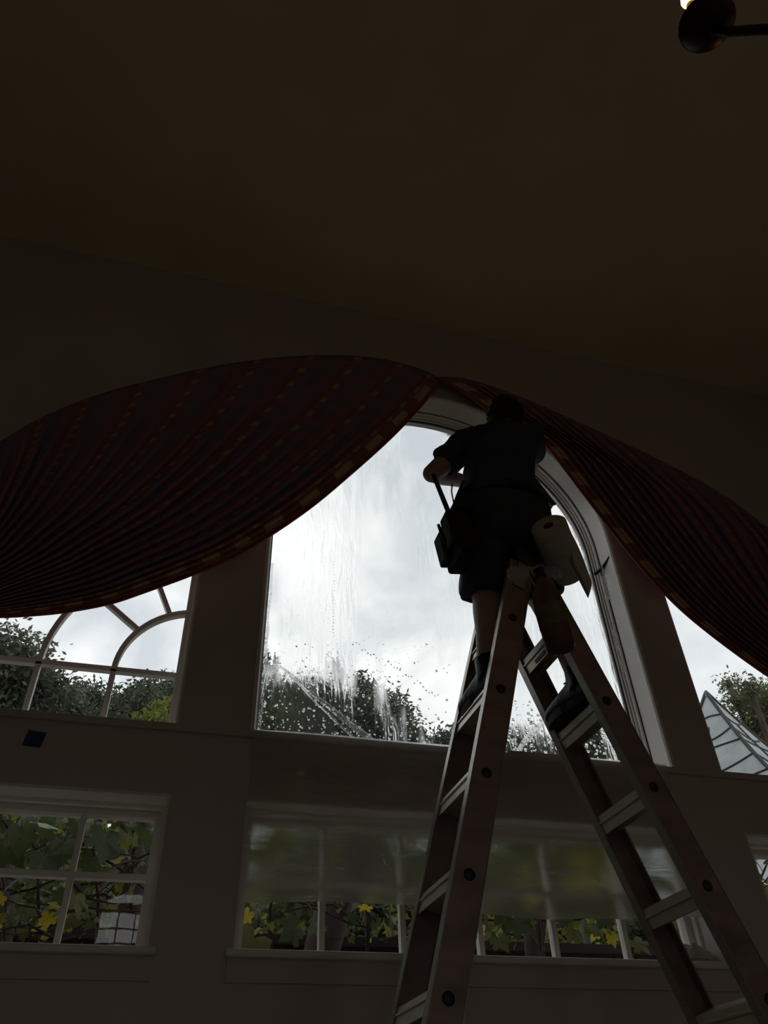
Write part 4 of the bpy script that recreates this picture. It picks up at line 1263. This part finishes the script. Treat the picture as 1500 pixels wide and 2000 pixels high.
# posts of the arbour and vines
posts = [(258, 1600, 1762, .075, 4.6), (2, 1640, 1822, .07, 4.6), (690, 1640, 1850, .10, 4.62), (1045, 1700, 1850, .05, 4.6)]
plabs = ['reddish brown arbour post standing beside the mirrored arched window', 'brown arbour post partly cut off at the low window', 'thick brown leaning trunk behind the middle low window', 'thin dark arbour post behind the ladder rails']
for (x, y0, y1, r, Yp), lb in zip(posts, plabs):
    a, c = px(x, y0, Yp), px(x - (60 if r > .09 else 4), y1, Yp)
    d = (a - c).normalized(); g0 = Vector((c.x - d.x * .25, c.y, -.15)); topp = a + d * .06
    if topp.z > .465 * Yp + EYE: topp = a + d * ((.45 * Yp + EYE - a.z) / d.z)
    po = empty('arbour_post', g0); tag(po, lb, 'post', 'posts of the vine arbour')
    lp_(po, g0, 'shaft', 'post', lambda m_: m_.tube([g0, g0.lerp(c, .6), c, topp], [r * 1.15, r * 1.05, r, r * .95], 14), True)
    lp_(po, g0, 'vine_stem', 'bark', lambda m_: m_.tube([g0.lerp(topp, i / 14) + Vector((math.cos(i * .9) * r * 1.1, math.sin(i * .9) * r * 1.1, 0)) for i in range(15)], .012, 6), True)

def leaf_mesh(name, material):
    b = MB()
    out = []
    lob = [(0, -.12), (.18, -.34), (.42, -.30), (.50, -.06), (.38, .06), (.60, .22), (.50, .42), (.28, .38), (.20, .56), (0, .86)]
    pts = lob + [(-x, y) for x, y in reversed(lob[1:-1])]
    v = [(0, .1, .05)] + [(x, y, -.10 * (x * x + (y - .1) ** 2) + .04 * math.sin(x * 9)) for x, y in pts]
    n = len(pts)
    b.add(v, [(0, 1 + i, 1 + (i + 1) % n) for i in range(n)])
    b.tube([(0, -.12, .0), (.02, -.4, -.08), (0, -.62, -.22)], .018, 5)
    me = b.mesh(name, True); me.materials.append(M[material]); return me
LM = [leaf_mesh('leaf', k) for k in ('leaf_a', 'leaf_b', 'leaf_c', 'leaf_p')]
def put_leaf(parent, p, size, kind, face=None):
    o = bpy.data.objects.new('leaf', LM[kind]); C.objects.link(o); o.parent = parent
    o.location = p - parent.location
    d = face or Vector((rnd.uniform(-.7, .7), rnd.uniform(-1, .1), rnd.uniform(-.5, .7))).normalized()
    q = d.to_track_quat('Z', 'Y').to_matrix() @ Matrix.Rotation(PI + rnd.uniform(-.9, .9), 3, 'Z')
    o.rotation_euler = q.to_euler(); o.scale = (size, size, size)
def vine(label, x0, x1, y0, y1, n, dark, big):
    c0 = px((x0 + x1) / 2, y1, 3.95)
    base = Vector((c0.x, c0.y, -.15))
    v_ = empty('grape_vine', base); tag(v_, label, 'vine', 'grape vines climbing outside the low windows')
    for k in range(5):
        xa = x0 + (x1 - x0) * (k + .5) / 5 + rnd.uniform(-15, 15)
        pts = [px(xa + rnd.uniform(-30, 30) * i / 5, y1 + 40 - (y1 + 40 - y0) * i / 5, 3.85 + rnd.uniform(0, .4)) for i in range(6)]
        g0 = Vector((pts[0].x, pts[0].y, -.15))
        lp_(v_, base, 'stem', 'bark', lambda m_: m_.tube([g0] + pts, [.014] + [.010 - .001 * i for i in range(6)], 6), True)
    for k in range(int(10 + (x1 - x0) / 40)):
        p = [px(rnd.uniform(x0 + .2 * (x1 - x0), x1 - .2 * (x1 - x0)), rnd.uniform(y0 + 60, y1), 3.9)]
        d = Vector((rnd.choice((-1, 1)) * rnd.uniform(.6, 1), rnd.uniform(-.2, .2), rnd.uniform(-.3, .6)))
        for i in range(5): p.append(p[-1] + d * .10 + Vector((0, rnd.uniform(-.04, .04), rnd.uniform(-.05, .05))))
        lp_(v_, base, 'twig', 'bark', lambda m_: m_.tube(p, [.007, .006, .005, .004, .003, .002], 5), True)
    for i in range(n):
        t = rnd.random()
        x = rnd.uniform(x0, x1); y = y0 + (y1 - y0) * rnd.random() ** 1.35
        hi_ = (y - y0) / (y1 - y0)
        kind = rnd.choices((0, 1, 2), (dark * (1.25 - hi_), 1.0, .02 + 1.0 * hi_ ** 3))[0]  # yellow leaves turn likelier downward, their colour also standing in for backlit highlights
        sz = rnd.uniform(.04, .10) * (1.15 - .55 * hi_)
        put_leaf(v_, px(x, y, rnd.uniform(3.62, 4.2)), sz, kind)
    for x, y, Y_, sz, kd, fc in big:
        fc = (fc + Vector((rnd.uniform(-.6, .6), 0, rnd.uniform(-.3, .6)))).normalized()
        put_leaf(v_, px(x, y, Y_), sz * .88, kd, fc)
    return v_
fr = Vector((0, -1, .15)).normalized()
vine('grape vine with big pale leaf outside the window below the fan', -120, 305, 1578, 1830, 210, 2.6,
     [(92, 1612, 3.5, .125, 3, Vector((.1, -.5, .8)).normalized()), (40, 1625, 3.55, .14, 0, fr), (205, 1635, 3.6, .17, 0, fr), (85, 1670, 3.6, .19, 0, fr), (125, 1650, 3.62, .15, 0, fr), (150, 1755, 3.6, .11, 1, Vector((.4, -1, 0)).normalized()),
      (135, 1800, 3.7, .085, 2, fr), (95, 1790, 3.75, .07, 2, fr), (20, 1655, 3.7, .15, 0, fr), (285, 1695, 3.6, .11, 0, fr), (180, 1680, 3.75, .13, 0, fr)])
vine('grape vine with broad green leaves outside the veiled middle window', 455, 1340, 1600, 1850, 270, 1.8,
     [(492, 1838, 3.62, .185, 1, Vector((.2, -1, .3)).normalized()), (575, 1812, 3.6, .13, 0, fr), (1010, 1800, 3.6, .14, 0, fr), (985, 1775, 3.65, .12, 0, fr), (975, 1835, 3.6, .10, 1, fr), (1120, 1820, 3.7, .09, 1, fr), (1245, 1842, 3.55, .10, 1, fr), (1310, 1835, 3.7, .09, 1, fr), (1180, 1790, 3.7, .10, 0, fr), (1165, 1815, 3.8, .08, 1, fr), (1225, 1800, 3.75, .10, 0, fr), (1260, 1790, 3.8, .09, 0, fr), (1195, 1830, 3.85, .07, 2, fr), (1100, 1795, 3.8, .09, 0, fr),
      (620, 1650, 3.6, .17, 0, fr), (720, 1640, 3.6, .16, 0, fr), (800, 1680, 3.6, .17, 0, fr), (1000, 1650, 3.6, .16, 0, fr), (1150, 1660, 3.6, .17, 0, fr), (870, 1650, 3.6, .17, 0, fr), (540, 1640, 3.6, .13, 1, fr)])
vine('short grape vine outside the low window below the canopy', 1455, 1590, 1610, 1880, 90, 2.4, [])
wr_ = MB(); wr_.tube([px(195, 1700, 3.6), px(225, 1694, 3.6), px(243, 1684, 3.6), px(262, 1681, 3.6), px(300, 1679, 3.6)], .0028, 6)
tag(wr_.build('garden_wire', 'lace', None, True), 'thin pale wire stretched in front of the arbour post', 'wire')

# pale pagoda canopy beyond the right window
ap = px(1379, 1352, 5.5)
cn = empty('garden_canopy', (ap.x, ap.y, -.15)); tag(cn, 'pale peaked garden canopy with dark seams beyond the right window', 'canopy')
EZ = 1.84 + EYE
hv = Vector((-.52, -1.4, 0))
cor = []
for k in range(4):
    cor.append(Vector((ap.x, ap.y, 0)) + Matrix.Rotation(PI / 2 * k, 3, 'Z') @ hv)
def hipp(k, t):
    c = cor[k % 4]; p = Vector((ap.x, ap.y, 0)).lerp(c, t); p.z = EZ + (ap.z - EZ) * (1 - t) ** 1.6
    return p
O2 = cn.location
for k in range(4):
    def pan(s, t):
        a, b = hipp(k, .02 + .98 * t), hipp(k + 1, .02 + .98 * t)
        p = a.lerp(b, s); p.z -= .10 * math.sin(PI * s) * t * (1.2 - t)
        return p
    lp_(cn, O2, 'roof_panel', 'canvas', lambda m_: m_.grid(pan, 14, 24), True)
    lp_(cn, O2, 'hip_seam', 'seam', lambda m_: m_.tube([hipp(k, i / 24) + Vector((0, 0, .004)) for i in range(25)], .016, 8), True)
    for tt in (.12, .2, .28, .38, .5, .64, .8):
        bend = .025 * rnd.uniform(-1, 1)
        lp_(cn, O2, 'cross_seam', 'seam', lambda m_: m_.tube([pan(i / 12, tt + bend * math.sin(PI * i / 12)) + Vector((0, 0, .006)) for i in range(13)], .009, 6), True)
    lp_(cn, O2, 'panel_seam', 'seam', lambda m_: m_.tube([pan(.5, i / 20) + Vector((0, 0, .006)) for i in range(3, 21)], .010, 6), True)
    lp_(cn, O2, 'pole', 'seam', lambda m_: m_.tube([Vector((cor[k].x, cor[k].y, -.15)), Vector((cor[k].x, cor[k].y, EZ))], .03, 10), True)
lp_(cn, O2, 'finial', 'canvas', lambda m_: m_.lathe([(.03, -.05), (.02, .0), (.012, .015), (0, .02)], ap, 14), True)
